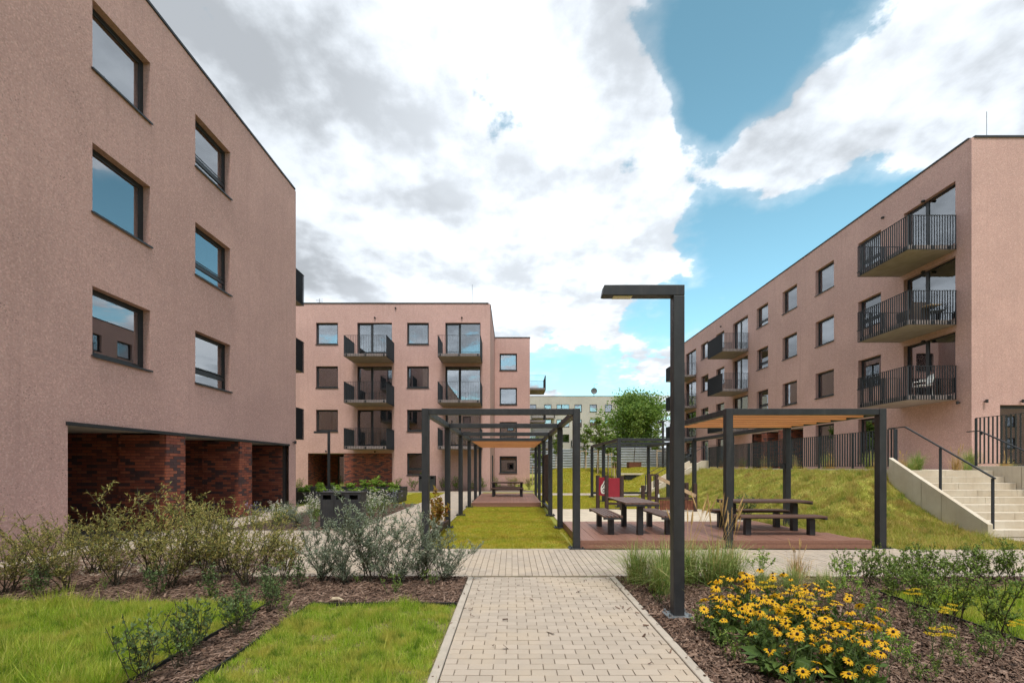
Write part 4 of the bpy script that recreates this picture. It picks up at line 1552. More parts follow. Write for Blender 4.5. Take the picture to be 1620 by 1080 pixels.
# terrace box planter in front of the building front
q = MB(); q.box(17.9, 21.5, 15.6, 15.75, 1.3, 1.75)
root = thing('terrace_wall', (19.7, 15.7, 1.4), 'low pale concrete wall in front of the terrace doors', 'wall')
q.build('block', 'concrete', root)

# ------------------------------------------------------------------ far stairs
root = thing('concrete_stairs', (9.3, 26.6, 0), 'distant concrete stairs with two sloping side walls, past the pergola', 'stairs')
for i in range(9):
    x0 = 7.95 + i * .31
    q = MB(); q.box(x0, 11.0, 25.72, 27.48, i * rise - .01, (i + 1) * rise); q.build('step', 'concrete', root)
for y in (25.57, 27.50):
    q = MB(); q.prism([(7.75, -.1), (11.1, -.1), (11.1, 1.95), (10.7, 1.95), (7.75, .28)], 'y', y, y + .14)
    bevel(q.build('side_wall', 'concrete', root), .01)
handrail('thin handrail along the distant concrete stairs, nearer side', [(8.0, 25.8, 1.1), (11.0, 25.8, 2.8), (11.6, 25.8, 2.8)], [(8.05, 25.8, .1, 1.1), (9.5, 25.8, .8, 1.95), (11, 25.8, 1.5, 2.8)], (8.05, 25.8, .1))
handrail('thin handrail along the distant concrete stairs, farther side', [(8.0, 27.4, 1.1), (11.0, 27.4, 2.8), (11.6, 27.4, 2.8)], [(8.05, 27.4, .1, 1.1), (9.5, 27.4, .8, 1.95), (11, 27.4, 1.5, 2.8)], (8.05, 27.4, .1))

# ------------------------------------------------------------------ hoarding
root = thing('hoarding', (10, 50, 1.3), 'grey corrugated steel hoarding across the hill', 'fence')
PW = 2.5
q = MB()
nr = 9
prof = []
H_ = 2.55
for i in range(nr):
    b0 = H_ * i / nr
    prof += [(0.0, b0), (0.0, b0 + H_ / nr * .42), (-.06, b0 + H_ / nr * .55), (-.06, b0 + H_ / nr * .88)]
prof.append((0.0, H_))
for (a, b_) in zip(prof[:-1], prof[1:]):
    q.quad((0, a[0], a[1]), (PW - .02, a[0], a[1]), (PW - .02, b_[0], b_[1]), (0, b_[0], b_[1]))
q.box(0, PW - .02, .005, .02, 0, H_)
me = q.mesh('panel', 'sheet_steel')
pm = MB(); pm.box(-.05, .05, .03, .13, -.4, 2.75); pm = pm.mesh('post', 'galvanised')
for i in range(9):
    x = -1.0 + i * PW
    zb = [0.55, .8, 1.0, 1.05, 1.1, 1.15, 1.15, 1.15, 1.15][i]
    o = link(bpy.data.objects.new('panel', me), root); o.location = Vector((x, 50, zb)) - wloc(root)
    o = link(bpy.data.objects.new('post', pm), root); o.location = Vector((x, 50, zb)) - wloc(root)

# ------------------------------------------------------------------ play things
root = thing('play_panel_wall', (3.75, 16.6, 0), 'two crimson play panels between dark timber posts', 'play panel')
pp = [(3.30, 17.55), (3.52, 16.75), (4.05, 16.55)]
pp = [(3.30, 17.5), (3.58, 17.2), (4.09, 16.95)]
for (x, y) in pp + [(3.62, 17.42)]:
    q = MB(); q.tube([(x, y, 0), (x, y, 1.27)], .075, 10); q.build('post', 'dark_timber', root)
def slab(name, p0, p1, z0, z1, th, mat, par, inset=.06, fwd=0.0):
    p0 = Vector((*p0, 0)); p1 = Vector((*p1, 0)); d = (p1 - p0).normalized(); n_ = Vector((d.y, -d.x, 0))
    p0 = p0 + d * inset + n_ * fwd; p1 = p1 - d * inset + n_ * fwd
    q = MB(); q.bar((p0.x, p0.y, (z0 + z1) / 2), (p1.x, p1.y, (z0 + z1) / 2), th, z1 - z0)
    return q.build(name, mat, par)
a = slab('panel', (3.27, 17.5), (3.66, 17.17), .50, 1.20, .03, 'red_panel', root)
slab('panel', pp[1], pp[2], .34, 1.18, .03, 'red_panel', root)
slab('rail', pp[1], pp[2], .18, .26, .05, 'dark_timber', root)
# the printed white shape with a black ring and bar
d = Vector((3.66 - 3.27, 17.17 - 17.5, 0)).normalized(); n_ = Vector((d.y, -d.x, 0))
o0 = Vector((3.27, 17.5, 0)) + n_ * .019
def plate(pts, name, mat, off):
    q = MB(); q.poly([o0 + n_ * off + d * u + Vector((0, 0, v)) for (u, v) in pts]); return q.build(name, mat, a)
plate([(.33, .58), (.25, .57), (.20, .60), (.17, .68), (.165, .80), (.19, .88), (.25, .95), (.31, 1.06), (.36, 1.10), (.40, 1.05), (.41, .8), (.39, .62)], 'print', 'panel_white', 0)
ring = [(.30 + .055 * math.cos(k), .70 + .075 * math.sin(k)) for k in np.linspace(0, 2 * math.pi, 14)[:-1]]
plate(ring, 'print', 'panel_black', .002)
plate([(.30 + .03 * math.cos(k), .70 + .042 * math.sin(k)) for k in np.linspace(0, 2 * math.pi, 12)[:-1]], 'print', 'panel_white', .004)
plate([(.22, .82), (.25, .80), (.35, .97), (.35, 1.02)], 'print', 'panel_black', .002)

root = thing('play_frame', (5.3, 16.4, 0), 'dark timber play frame with rope panel behind the lamp post', 'play frame')
for (x, y, h) in ((4.95, 16.4, 1.33), (5.22, 16.4, 1.30), (6.6, 16.4, 1.0), (6.6, 17.2, 1.0), (4.95, 17.2, .9)):
    q = MB(); q.box(x - .06, x + .06, y - .06, y + .06, 0, h); bevel(q.build('post', 'dark_timber', root), .01)
q = MB(); q.box(5.0, 6.6, 16.36, 16.44, .42, .50); q.box(4.89, 5.28, 16.37, 16.43, 1.28, 1.34); q.box(5.0, 5.2, 16.37, 16.43, .46, .54); q.build('rail', 'dark_timber', root)
q = MB(); q.bar((5.25, 16.35, 1.22), (6.6, 16.35, .55), .05, .12); q.build('brace', 'tan_wood', root)
for i in range(13):
    q = MB(); q.box(5.32 + i * .1, 5.41 + i * .1, 16.375, 16.40, .04, .40); q.build('board', 'rust', root)
q = MB(); q.tube([(5.26, 16.32, .5), (5.26, 16.32, .62)], .03, 8); q.build('cap', 'white_plastic', root)

# ------------------------------------------------------------------ balcony furniture on the right block
def chair(loc, rz, label, mat):
    root = thing('chair', loc, label, 'chair'); root.rotation_euler = (0, 0, rz)
    for sx in (-.22, .22):
        for sy in (-.22, .22):
            q = MB(); q.tube([(sx, sy, 0), (sx * .92, sy * .95, .44 if sy < 0 else .62)], .018, 6); q.build('leg', mat, root, True)
    q = MB(); q.box(-.23, .23, -.24, .24, .42, .45); bevel(q.build('seat', mat, root, True), .01)
    q = MB(); q.prism([(.20, .52), (.235, .52), (.31, .86), (.275, .86)], 'x', -.23, .23); bevel(q.build('backrest', mat, root, True), .008)
    for sx in (-.24, .24):
        q = MB(); q.tube([(sx, -.22, .44), (sx, -.22, .63), (sx, .22, .66)], .016, 6); q.build('armrest', mat, root, True)
    return root
chair((16.55, 18.35, 4.425), R(-110), 'white plastic chair on the lowest near balcony of the right block', 'white_plastic')
root = thing('wicker_armchair', (16.5, 18.75, 7.375), 'brown wicker armchair on the middle near balcony of the right block', 'armchair')
q = MB(); q.box(-.35, .35, -.33, .33, .08, .38); q.build('base', 'wicker', root, True)
q = MB(); q.box(-.35, .35, -.42, -.33, .08, .85); q.build('backrest', 'wicker', root, True)
for s in (-1, 1):
    q = MB(); q.box(s * .35 - .05, s * .35 + .05, -.32, .33, .38, .6); q.build('armrest', 'wicker', root, True)
q = MB(); q.box(-.29, .29, -.32, .32, .385, .48); q.build('cushion', 'cushion', root, True)
root = thing('side_table', (16.75, 18.2, 7.375), 'small wooden table beside the wicker armchair', 'table')
q = MB(); q.box(-.25, .25, -.2, .2, .62, .66); q.build('tabletop', 'tan_wood', root, True)
for sx in (-.2, .2):
    for sy in (-.15, .15):
        q = MB(); q.tube([(sx, sy, 0), (sx, sy, .62)], .018, 6); q.build('leg', 'frame', root, True)
chair((17.0, 18.25, 7.375), R(70), 'dark cushioned chair beside the small balcony table', 'cushion')

# lawn edging, a stone
for i, (x0, x1, y0, y1) in enumerate(((-2.83, -2.815, -1, 5.29), (-2.33, -2.315, -1, 5.26), (-2.315, -.64, 5.255, 5.27), (-9.5, -2.83, 5.272, 5.287), (4.625, 4.64, -1, 5.80), (4.64, 13.3, 5.785, 5.80))):
    q = MB(); q.box(x0, x1, y0, y1, -.05, .035)
    tag(q.build('lawn_edging', 'edging'), kind='structure')
q = MB()
q.tube([(-2.16, 5.42, 0), (-2.13, 5.42, .022), (-2.07, 5.425, .024), (-2.0, 5.42, .01)], [.018, .032, .03, .01], 7)
tag(q.build('garden_stone', 'stone'), 'pale stone lying on the mulch by the left lawn', 'stone')

# ------------------------------------------------------------------ vegetation helpers
UP = np.array([0, 0, 1.0])


def unit(a):
    return a / np.maximum(np.linalg.norm(a, axis=-1, keepdims=True), 1e-9)


def leaf_quads(P, Dv, L, Wd, rs=rng, fold=0.12):
    """diamond leaves: base P, direction Dv, arrays of length / width"""
    N = len(P)
    Dv = unit(Dv)
    S = unit(np.cross(Dv, unit(rs.normal(size=(N, 3)) * .55 + UP)))
    Nn = np.cross(S, Dv)
    L = np.broadcast_to(L, (N,))[:, None]; Wd = np.broadcast_to(Wd, (N,))[:, None]
    m = P + Dv * L * .45
    V = np.stack([P, m + S * Wd / 2 + Nn * Wd * fold, P + Dv * L - Nn * L * .08, m - S * Wd / 2 + Nn * Wd * fold], 1)
    F = np.arange(N * 4).reshape(N, 4)
    return V.reshape(-1, 3), F


def blades(x, y, z, h, wd, lean, rs=rng):
    N = len(x)
    th = rs.uniform(0, 2 * np.pi, N); ph = rs.uniform(0, 2 * np.pi, N)
    ln = np.abs(rs.normal(0, lean, N)) * h
    B = np.stack([x, y, z], -1)
    S = np.stack([np.cos(th), np.sin(th), 0 * th], -1) * (wd / 2)[:, None]
    T = B + np.stack([np.cos(ph) * ln, np.sin(ph) * ln, h], -1)
    V = np.stack([B - S, B + S, T], 1)
    return V.reshape(-1, 3), np.arange(N * 3).reshape(N, 3)


def vnoise(x, y, f, seed):
    r = np.random.default_rng(seed); g = r.random((64, 64))
    u = x * f; v = y * f; i = np.floor(u).astype(int); j = np.floor(v).astype(int)
    a = smooth(u - i); b_ = smooth(v - j); G = lambda p, q: g[p % 64, q % 64]
    return (G(i, j) * (1 - a) + G(i + 1, j) * a) * (1 - b_) + (G(i, j + 1) * (1 - a) + G(i + 1, j + 1) * a) * b_


def lawn(name, rects, mat, label, dens, h, wd, lean=.45, z=None, clump=0.0, bare=0.0, tufts=0):
    xs, ys = [], []
    for (x0, x1, y0, y1) in rects:
        n = int((x1 - x0) * (y1 - y0) * dens)
        xs.append(rng.uniform(x0, x1, n)); ys.append(rng.uniform(y0, y1, n))
    x = np.concatenate(xs); y = np.concatenate(ys)
    tall = np.ones(len(x))
    if bare:
        n_ = .6 * vnoise(x, y, 4.5, 3) + .4 * vnoise(x, y, 13.0, 4)
        keep = rng.random(len(x)) > np.clip((n_ - .52) * 5, 0, .85) * bare
        x, y = x[keep], y[keep]
        tall = .65 + .8 * (.5 * vnoise(x, y, 3.0, 8) + .5 * vnoise(x, y, 9.0, 9)) ** 1.3
    if tufts:
        cx = rng.integers(0, len(x), tufts); m_ = 70
        tx = (x[cx][:, None] + rng.normal(0, .05, (tufts, m_))).ravel(); ty = (y[cx][:, None] + rng.normal(0, .05, (tufts, m_))).ravel()
        x = np.concatenate([x, tx]); y = np.concatenate([y, ty]); tall = np.concatenate([tall, np.full(len(tx), 2.0)])
    zz = (hz(x, y) - .03) if z is None else np.full(len(x), z)
    k = 0.75 + 0.5 * (np.sin(x * 5.1 + 1.3 * np.sin(y * 3.3)) * np.sin(y * 4.7 + np.sin(x * 2.9)) * .5 + .5) * (1 + clump)
    hh = rng.uniform(h * .55, h * 1.25, len(x)) * k * tall
    V, F = blades(x, y, zz, hh, rng.uniform(wd * .7, wd * 1.3, len(x)), lean)
    return tag(npobj(name, V, F, mat), label, 'grass', kind='stuff')


lawn('lawn_grass', [(-6.2, -2.84, 3.0, 5.26)], 'lawn_near', 'bright green lawn blades at the lower left corner', 17000, .10, .0065, .55, -.012, .5, .9, 60)
lawn('lawn_grass', [(-2.30, -.65, 2.9, 5.24)], 'lawn_near', 'bright green lawn blades beside the paved path', 19000, .062, .006, .55, -.010, .4, 1.0, 30)
lawn('lawn_grass', [(4.66, 8.5, 3.6, 5.77)], 'lawn_near', 'bright green lawn blades at the lower right edge', 9000, .085, .006, .5, -.010, .6, .6, 40)
lawn('lawn_grass', [(-1.79, 1.19, 8.87, 18.2)], 'lawn_mid', 'mown yellow-green lawn under the middle pergola', 4200, .042, .009, .6, -.03, .3, .6, 60)
lawn('slope_grass', [(7.05, 10.75, 8.85, 25.5), (7.05, 10.9, 10.3, 13.0)], 'lawn_slope', 'rough grass on the bank below the railing', 1900, .08, .012, .6, None, .8, .8, 260)
lawn('lawn_grass', [(1.4, 7.7, 17.35, 25.5), (-5.9, -4.07, 19.7, 27.8), (1.25, 1.36, 8.9, 12)], 'lawn_mid', 'mown grass around the play area', 1300, .05, .014, .6, -.03)
lawn('hill_grass', [(1.5, 13, 28.0, 44)], 'lawn_mid', 'grass on the hill before the hoarding', 420, .10, .028, .6)


def chips(name, rects, label):
    out = []
    for (x0, x1, y0, y1, dens) in rects:
        n = int((x1 - x0) * (y1 - y0) * dens)
        out.append(np.stack([rng.uniform(x0, x1, n), rng.uniform(y0, y1, n)], -1))
    p = np.concatenate(out); N = len(p)
    L = rng.gamma(3.0, .0135, N).clip(.015, .10); Wd = L * rng.uniform(.16, .38, N); T = rng.uniform(.003, .007, N)
    th = rng.uniform(0, np.pi, N) * .55 + np.where(rng.random(N) < .3, rng.uniform(0, np.pi, N), 0)
    ti = rng.normal(0, .28, N); tr_ = rng.normal(0, .35, N)
    d = np.stack([np.cos(th) * np.cos(ti), np.sin(th) * np.cos(ti), np.sin(ti)], -1)
    s = unit(np.cross(d, UP)); s = s * np.cos(tr_)[:, None] + np.cross(s, d) * np.sin(tr_)[:, None]
    n_ = np.cross(s, d)
    c = np.stack([p[:, 0], p[:, 1], rng.uniform(.006, .026, N)], -1)
    a = d * (L / 2)[:, None]; b_ = s * (Wd / 2)[:, None]; e = n_ * (T / 2)[:, None]
    q = []
    for sz in (-1, 1):
        for (i, j, k) in ((-1, -1, 1), (1, -.55, .8), (1, .55, .8), (-1, 1, 1)):
            q.append(c + a * i + b_ * j + e * sz)
    V = np.stack(q, 1)
    fl = np.array([(4, 5, 6, 7), (0, 1, 5, 4), (1, 2, 6, 5), (2, 3, 7, 6), (3, 0, 4, 7)])
    F = (fl[None] + (np.arange(N) * 8)[:, None, None]).reshape(-1, 4)
    tag(npobj(name, V.reshape(-1, 3), F, 'chip'), label, 'mulch', kind='stuff')


chips('stray_chips', [(1.25, 1.49, 3, 6.6, 26), (-.63, -.4, 3, 6.6, 22), (-.5, 1.4, 3, 6.6, 3), (-3.5, -.6, 6.62, 6.9, 14), (1.5, 6, 6.62, 6.95, 12)], 'stray bark chips scattered on the paving')
chips('bark_mulch', [(1.50, 4.61, 3.0, 6.60, 2500), (4.62, 8.5, 5.82, 6.60, 1100)], 'brown bark mulch in the flower bed right of the path')
chips('bark_mulch', [(-7.6, -.66, 5.29, 6.60, 2200), (-8, -3.84, 6.6, 8.7, 800), (-2.79, -2.35, 2.9, 5.28, 2600), (-5.2, -4.08, 11.4, 19.5, 400)], 'brown bark mulch in the bed left of the path')


class Plant:
    """collects stems and leaves of a plant prototype"""
    def __init__(s, seed):
        s.mb = MB(); s.P = []; s.D = []; s.L = []; s.W = []
        s.r = np.random.default_rng(seed)

    def stem(s, pts, r0, r1, n=4):
        k = len(pts)
        s.mb.tube(pts, [r0 + (r1 - r0) * i / max(1, k - 1) for i in range(k)], n, cap=False)

    def leaves_along(s, pts, count, L, Wd, t0=.15, up=.5, out=1.0):
        pts = np.array(pts)
        t = s.r.uniform(t0, 1, count) * (len(pts) - 1)
        i = np.minimum(t.astype(int), len(pts) - 2); f = (t - i)[:, None]
        p = pts[i] * (1 - f) + pts[i + 1] * f
        ax = unit(pts[i + 1] - pts[i])
        d = unit(s.r.normal(size=(count, 3)) * out + ax * .7 + UP * up * .6)
        s.P.append(p); s.D.append(d)
        s.L.append(s.r.uniform(.6, 1.2, count) * L); s.W.append(s.r.uniform(.7, 1.2, count) * Wd)

    def meshes(s, lmat, smat, name='foliage'):
        P = np.concatenate(s.P); Dv = np.concatenate(s.D); L = np.concatenate(s.L); Wd = np.concatenate(s.W)
        V, F = leaf_quads(P, Dv, L, Wd, s.r)
        return s.mb.mesh('stem', smat), npmesh(name, V, F, lmat)


def curve(r, p, d, L, n, wob=.12, lift=.1):
    pts = [np.array(p, float)]
    d = unit(np.array(d, float))
    for i in range(n):
        d = unit(d + r.normal(size=3) * wob + UP * lift)
        pts.append(pts[-1] + d * L / n)
    return pts


def shrub(seed, h, spread, nst, leafL, leafW, dens, lmat, smat='stem', twigs=7, bare=.18, lift=.10):
    s = Plant(seed); r = s.r
    for i in range(nst):
        az = r.uniform(0, 2 * np.pi); tl = r.uniform(.05, spread)
        L = h * r.uniform(.6, 1.12)
        st = curve(r, (r.normal(0, .04), r.normal(0, .04), 0), (math.cos(az) * tl, math.sin(az) * tl, 1), L, 7, .10, lift * .5)
        s.stem([tuple(q) for q in st], .0065 * max(.6, h), .002)
        s.leaves_along(st[3:], int(dens * 1.0), leafL, leafW)
        for k in range(twigs):
            t = r.uniform(bare, .95) * 7
            b0 = st[int(t)]
            a2 = r.uniform(0, 2 * np.pi)
            tw = curve(r, b0, (math.cos(a2), math.sin(a2), r.uniform(.3, 1.1)), h * r.uniform(.12, .34), 4, .16, .12)
            s.stem([tuple(q) for q in tw], .0028, .0012, 3)
            s.leaves_along(tw, int(dens * 1.5), leafL, leafW, .1)
    return s.meshes(lmat, smat)


def place(meshes, name, loc, label, cat, group, sc=1.0, rz=None, names=('stem', 'foliage')):
    root = thing(name, loc, label, cat, group)
    root.rotation_euler = (0, 0, random.uniform(0, 6.28) if rz is None else rz)
    root.scale = (sc, sc, sc) if not hasattr(sc, '__len__') else sc
    for n_, me in zip(names, meshes):
        o = link(bpy.data.objects.new(n_, me), root)
        if n_ in ('flower_head', 'seed_head'): o['kind'] = 'stuff'
    return root


ORD = ['first', 'second', 'third', 'fourth', 'fifth', 'sixth', 'seventh', 'eighth', 'ninth', 'tenth', 'eleventh', 'twelfth', 'thirteenth', 'fourteenth', 'fifteenth',
       'sixteenth', 'seventeenth', 'eighteenth', 'nineteenth', 'twentieth', 'twenty-first', 'twenty-second', 'twenty-third', 'twenty-fourth', 'twenty-fifth', 'twenty-sixth', 'twenty-seventh', 'twenty-eighth', 'twenty-ninth', 'thirtieth']
px = lambda x, Y: (x - 810) / 720 * Y

olive = [shrub(100 + i, 1.0, .78, 11, .050, .0125, 12, 'leaf_olive', 'stem', 9, .28) for i in range(3)]
grey = [shrub(200 + i, 1.0, .95, 11, .052, .0115, 21, 'leaf_grey', 'stem', 11, .14, .06) for i in range(3)]
darkS = [shrub(300 + i, .6, .55, 9, .040, .023, 5, 'leaf_dark', 'stem', 5, .3) for i in range(3)]
greenS = [shrub(400 + i, .6, .55, 10, .036, .020, 9, 'leaf_green', 'stem', 5, .3) for i in range(3)]

rows = [(12, 5.75, 1.02, 'o'), (62, 6.5, 1.12, 'o'), (108, 5.75, .95, 'o'), (150, 6.9, 1.22, 'o'), (190, 6.1, 1.10, 'o'), (238, 6.7, 1.42, 'o'), (268, 6.0, 1.12, 'o'), (300, 7.2, 1.42, 'o'),
        (322, 6.2, 1.22, 'o'), (356, 6.8, 1.30, 'o'), (392, 6.1, 1.14, 'o'), (418, 6.9, 1.08, 'o'), (446, 6.3, .95, 'o')]
for i, (x, Y, h, k) in enumerate(rows):
    place(olive[i % 3], 'olive_shrub', (px(x, Y), Y, 0), f'{ORD[i]} from the left of the tall yellow-green shrubs before the brick arcade', 'shrub', 'yellow-green shrubs in the left bed', (h * .98, h * .98, h * .92))
rows = [(508, 6.30, .98, 1), (545, 6.15, .72, .9), (590, 6.30, 1.22, 1.05), (628, 6.15, .85, 1), (668, 6.40, .98, .85), (705, 6.35, .66, 1.25)]
labs = ['grey-leaved shrub at the left end of the grey row before the recycling bin', 'low grey shrub between the two taller ones before the bin', 'tallest grey-leaved shrub, before the right side of the recycling bin',
        'grey shrub just right of the tallest grey one', 'grey-green shrub in front of the nearest left pergola post', 'low sprawling grey shrub nearest the path corner at left']
for i, (x, Y, h, sp_) in enumerate(rows):
    place(grey[i % 3], 'grey_shrub', (px(x, Y), Y, 0), labs[i], 'shrub', 'grey-leaved shrubs before the bin', (h * sp_, h * sp_, h))
rows = [(470, 5.9, .8), (425, 5.55, .85), (330, 5.5, .75), (245, 5.6, .8), (60, 5.5, .85), (440, 5.35, .6)]
rows.sort()
for i, (x, Y, s_) in enumerate(rows):
    place(darkS[i % 3], 'young_shrub', (px(x, Y), Y, 0), f'{ORD[i]} from the left of the small dark shrubs at the mulch edge by the lawn', 'shrub', 'small dark shrubs at the lawn edge', s_)
rows = [(-2.72, 3.32, .95), (-2.62, 3.62, .85), (-2.74, 3.95, .9), (-2.62, 4.3, .85), (-2.72, 4.62, .8), (-2.66, 5.0, .75)]
for i, (x, y, s_) in enumerate(rows):
    place(darkS[(i + 1) % 3], 'leggy_shrub', (x, y, 0), f'leggy dark shrub in the narrow mulch strip, {ORD[i]} from the bottom edge', 'shrub', 'leggy shrubs in the mulch strip', s_)

# right bed shrubs
rows = [(1345, 6.25, .75), (1375, 6.1, .95), (1400, 6.3, .9), (1430, 6.15, .95), (1462, 6.3, .9), (1490, 6.15, .95), (1520, 6.3, .9), (1548, 6.2, .95), (1578, 6.3, .9), (1606, 6.15, 1.0), (1640, 6.3, .95)]
for i, (x, Y, s_) in enumerate(rows):
    place(greenS[i % 3], 'hedge_shrub', (px(x, Y), Y, 0), f'{ORD[i]} from the left of the low hedge shrubs along the cross path at right', 'shrub', 'low hedge shrubs at right', s_)
rows = [(4.46, 5.35, .95), (4.50, 4.95, 1.05), (4.46, 4.60, 1.1), (4.52, 4.25, 1.1), (5.0, 5.55, .9)]
for i, (x, y, s_) in enumerate(rows):
    place(greenS[(i + 1) % 3], 'leggy_shrub', (x, y, 0), f'leggy green shrub beside the right lawn, {ORD[i]} from the cross path', 'shrub', 'leggy shrubs by the right lawn', s_)
brightS = shrub(500, .5, .5, 7, .035, .020, 9, 'leaf_bright', 'green_stem', 3, .6)
for i, (x, Y, s_, lab) in enumerate(((1205, 6.35, .95, 'bright young plant standing before the near pergola post'), (1330, 6.0, .9, 'bright green plant at the left end of the hedge row'), (1345, 5.3, .75, 'bright green plant beside the yellow flowers on the mulch'), (1395, 3.55, .7, 'bright feathery plant at the bottom edge right of the flowers'))):
    place(brightS, 'leafy_plant', (px(x, Y), Y, 0), lab, 'plant', None, s_)


# ornamental grasses
def tuft(seed, n, h, spread, wd, mat, stalks=0, sh=1.3):
    r = np.random.default_rng(seed)
    az = r.uniform(0, 2 * np.pi, n); tl = np.abs(r.normal(0, spread, n)); L = h * r.uniform(.55, 1.15, n)
    base = np.stack([r.normal(0, .05, n), r.normal(0, .05, n), 0 * az], -1)
    d = np.stack([np.cos(az), np.sin(az), 0 * az], -1)
    s = np.stack([-np.sin(az), np.cos(az), 0 * az], -1) * (wd / 2)
    p = [base, base + d * (tl * L * .35)[:, None] + UP * (L * .55)[:, None], base + d * (tl * L * 1.1)[:, None] + UP * (L * (1 - .35 * tl).clip(.3, 1))[:, None]]
    V = np.stack([p[0] - s, p[0] + s, p[1] + s * .8, p[1] - s * .8, p[2]], 1)
    F4 = np.array([(0, 1, 2, 3)]); F3 = np.array([(3, 2, 4, 4)])
    fl = np.concatenate([F4, np.array([(3, 2, 4, 4)])])
    # two quads share an edge; the tip is a thin quad
    tip2 = p[2] + s * .1
    V = np.concatenate([V, tip2[:, None]], 1)
    fl = np.array([(0, 1, 2, 3), (3, 2, 5, 4)])
    F = (fl[None] + (np.arange(n) * 6)[:, None, None]).reshape(-1, 4)
    ms = [npmesh('foliage', V.reshape(-1, 3), F, mat)]
    if stalks:
        mb = MB()
        for i in range(stalks):
            a = r.uniform(0, 6.28); t = r.uniform(.03, .2); H = sh * r.uniform(.78, 1.08)
            pts = [(0.03 * math.cos(a), .03 * math.sin(a), 0), (t * .35 * H * math.cos(a), t * .35 * H * math.sin(a), H * .5), (t * H * math.cos(a), t * H * math.sin(a), H * .8)]
            e = (t * 1.35 * H * math.cos(a), t * 1.35 * H * math.sin(a), H)
            mb.tube(pts + [e], [.0026, .002, .0018, .001], 3, cap=False)
            # slender feathered seed head
            q0 = Vector(pts[2]); q1 = Vector(e)
            mb.tube([q0, q0.lerp(q1, .25), q0.lerp(q1, .6), q1], [.002, .008, .0065, .001], 5, cap=False)
            for k in range(14):
                f = r.uniform(.0, .95); c = q0.lerp(q1, f); o = Vector((r.normal(), r.normal(), r.normal() * .5 + .8)).normalized() * .03
                w_ = Vector((r.normal(), r.normal(), 0)).normalized() * .0022
                mb.poly([c - w_, c + w_, c + o])
        ms.append(mb.mesh('seed_head', 'straw'))
    return ms


reed = [tuft(600 + i, 340, .66, .6, .007, 'grass_reed', 8, 1.2) for i in range(2)]
reed0 = [tuft(620 + i, 340, .66, .6, .007, 'grass_reed') for i in range(2)]
sedge = [tuft(640 + i, 260, .36, 1.0, .004, 'grass_reed') for i in range(2)]
dry = [tuft(660 + i, 150, .45, .6, .006, 'straw', 7, .68) for i in range(2)]
R4 = [(1.72, 6.22, .92, 0, 'feathery grass clump at the corner of path and cross path'), (2.02, 6.05, 1.0, 0, 'feathery grass clump just left of the lamp post'), (2.42, 6.25, .98, 1, 'tall seeded grass clump just right of the lamp post'),
      (2.72, 6.10, 1.0, 1, 'tall seeded grass clump second right of the lamp post'), (3.02, 6.30, .92, 1, 'tall seeded grass clump before the near pergola post'), (1.88, 5.70, .7, 0, 'small grass clump on the mulch left of the lamp post')]
for i, (x, y, s_, st, lab) in enumerate(R4):
    ms = (reed if st else reed0)[i % 2]
    place(ms, 'reed_grass', (x, y, 0), lab, 'grass clump', 'reed grasses in the right bed', (s_ * 1.3, s_ * 1.3, s_), names=('foliage', 'seed_head'))
for i, (x, y, s_, lab) in enumerate(((3.30, 5.95, .9, 'low fine sedge tuft behind the yellow flowers, the left one'), (3.66, 5.95, 1.05, 'low fine sedge tuft behind the yellow flowers, the middle one'), (4.02, 5.85, .95, 'low fine sedge tuft behind the yellow flowers, the right one'))):
    place(sedge[i % 2], 'sedge_tuft', (x, y, 0), lab, 'grass clump', 'sedges behind the flowers', s_, names=('foliage',))
place(dry[0], 'dry_grass', (4.05, 6.45, 0), 'dry straw-coloured grass before the right end of the deck', 'grass clump', None, .9, names=('foliage', 'seed_head'))

# terrace grasses
k = 0
for (x, y) in [(11.5 + .55 * i, 13.45 + .35 * (i % 3)) for i in range(4)] + [(14.2 + .6 * i, 14.2 + .5 * (i % 2)) for i in range(5)]:
    place((dry, sedge, reed0)[k % 3][k % 2], 'terrace_grass', (x, y, 1.46), f'grass tuft on the terrace edge above the near steps, {ORD[k]} from the left', 'grass clump', 'terrace grasses above the steps', 1.0 + .2 * (k % 2), names=('foliage', 'seed_head'))
    k += 1
k = 0
for i in range(16):
    y = 14.2 + i * .72
    place((dry, dry, reed0)[i % 3][i % 2], 'bank_grass', (11.5 + .4 * (i % 3), y, 1.46), f'straw-coloured grass behind the bank railing, {ORD[i]} from its near end', 'grass clump', 'grasses behind the bank railing', 1.05, names=('foliage', 'seed_head'))

# ------------------------------------------------------------------ black-eyed daisies
def flower_mesh():
    V = []; F = []
    n = 13
    for i in range(n):
        a = 2 * math.pi * i / n + (i % 2) * .06
        dr = -.18 if i % 2 else -.10
        c, s_ = math.cos(a), math.sin(a)
        t = (-s_, c)
        def pt(r_, w_, z): return (c * r_ + t[0] * w_, s_ * r_ + t[1] * w_, z)
        k = len(V)
        V += [pt(.008, -.003, 0), pt(.008, .003, 0), pt(.028, .0065, .003), pt(.028, -.0065, .003), pt(.046, .004, .046 * dr), pt(.046, -.004, .046 * dr)]
        F += [(k, k + 1, k + 2, k + 3), (k + 3, k + 2, k + 4, k + 5)]
    return npmesh('flower', V, F, 'petal')


cmb = MB(); cmb.tube([(0, 0, -.003), (0, 0, .004), (0, 0, .011), (0, 0, .016)], [.008, .0115, .010, .003], 8)
fm_, cm_ = flower_mesh(), cmb.mesh('flower_centre', 'cone')


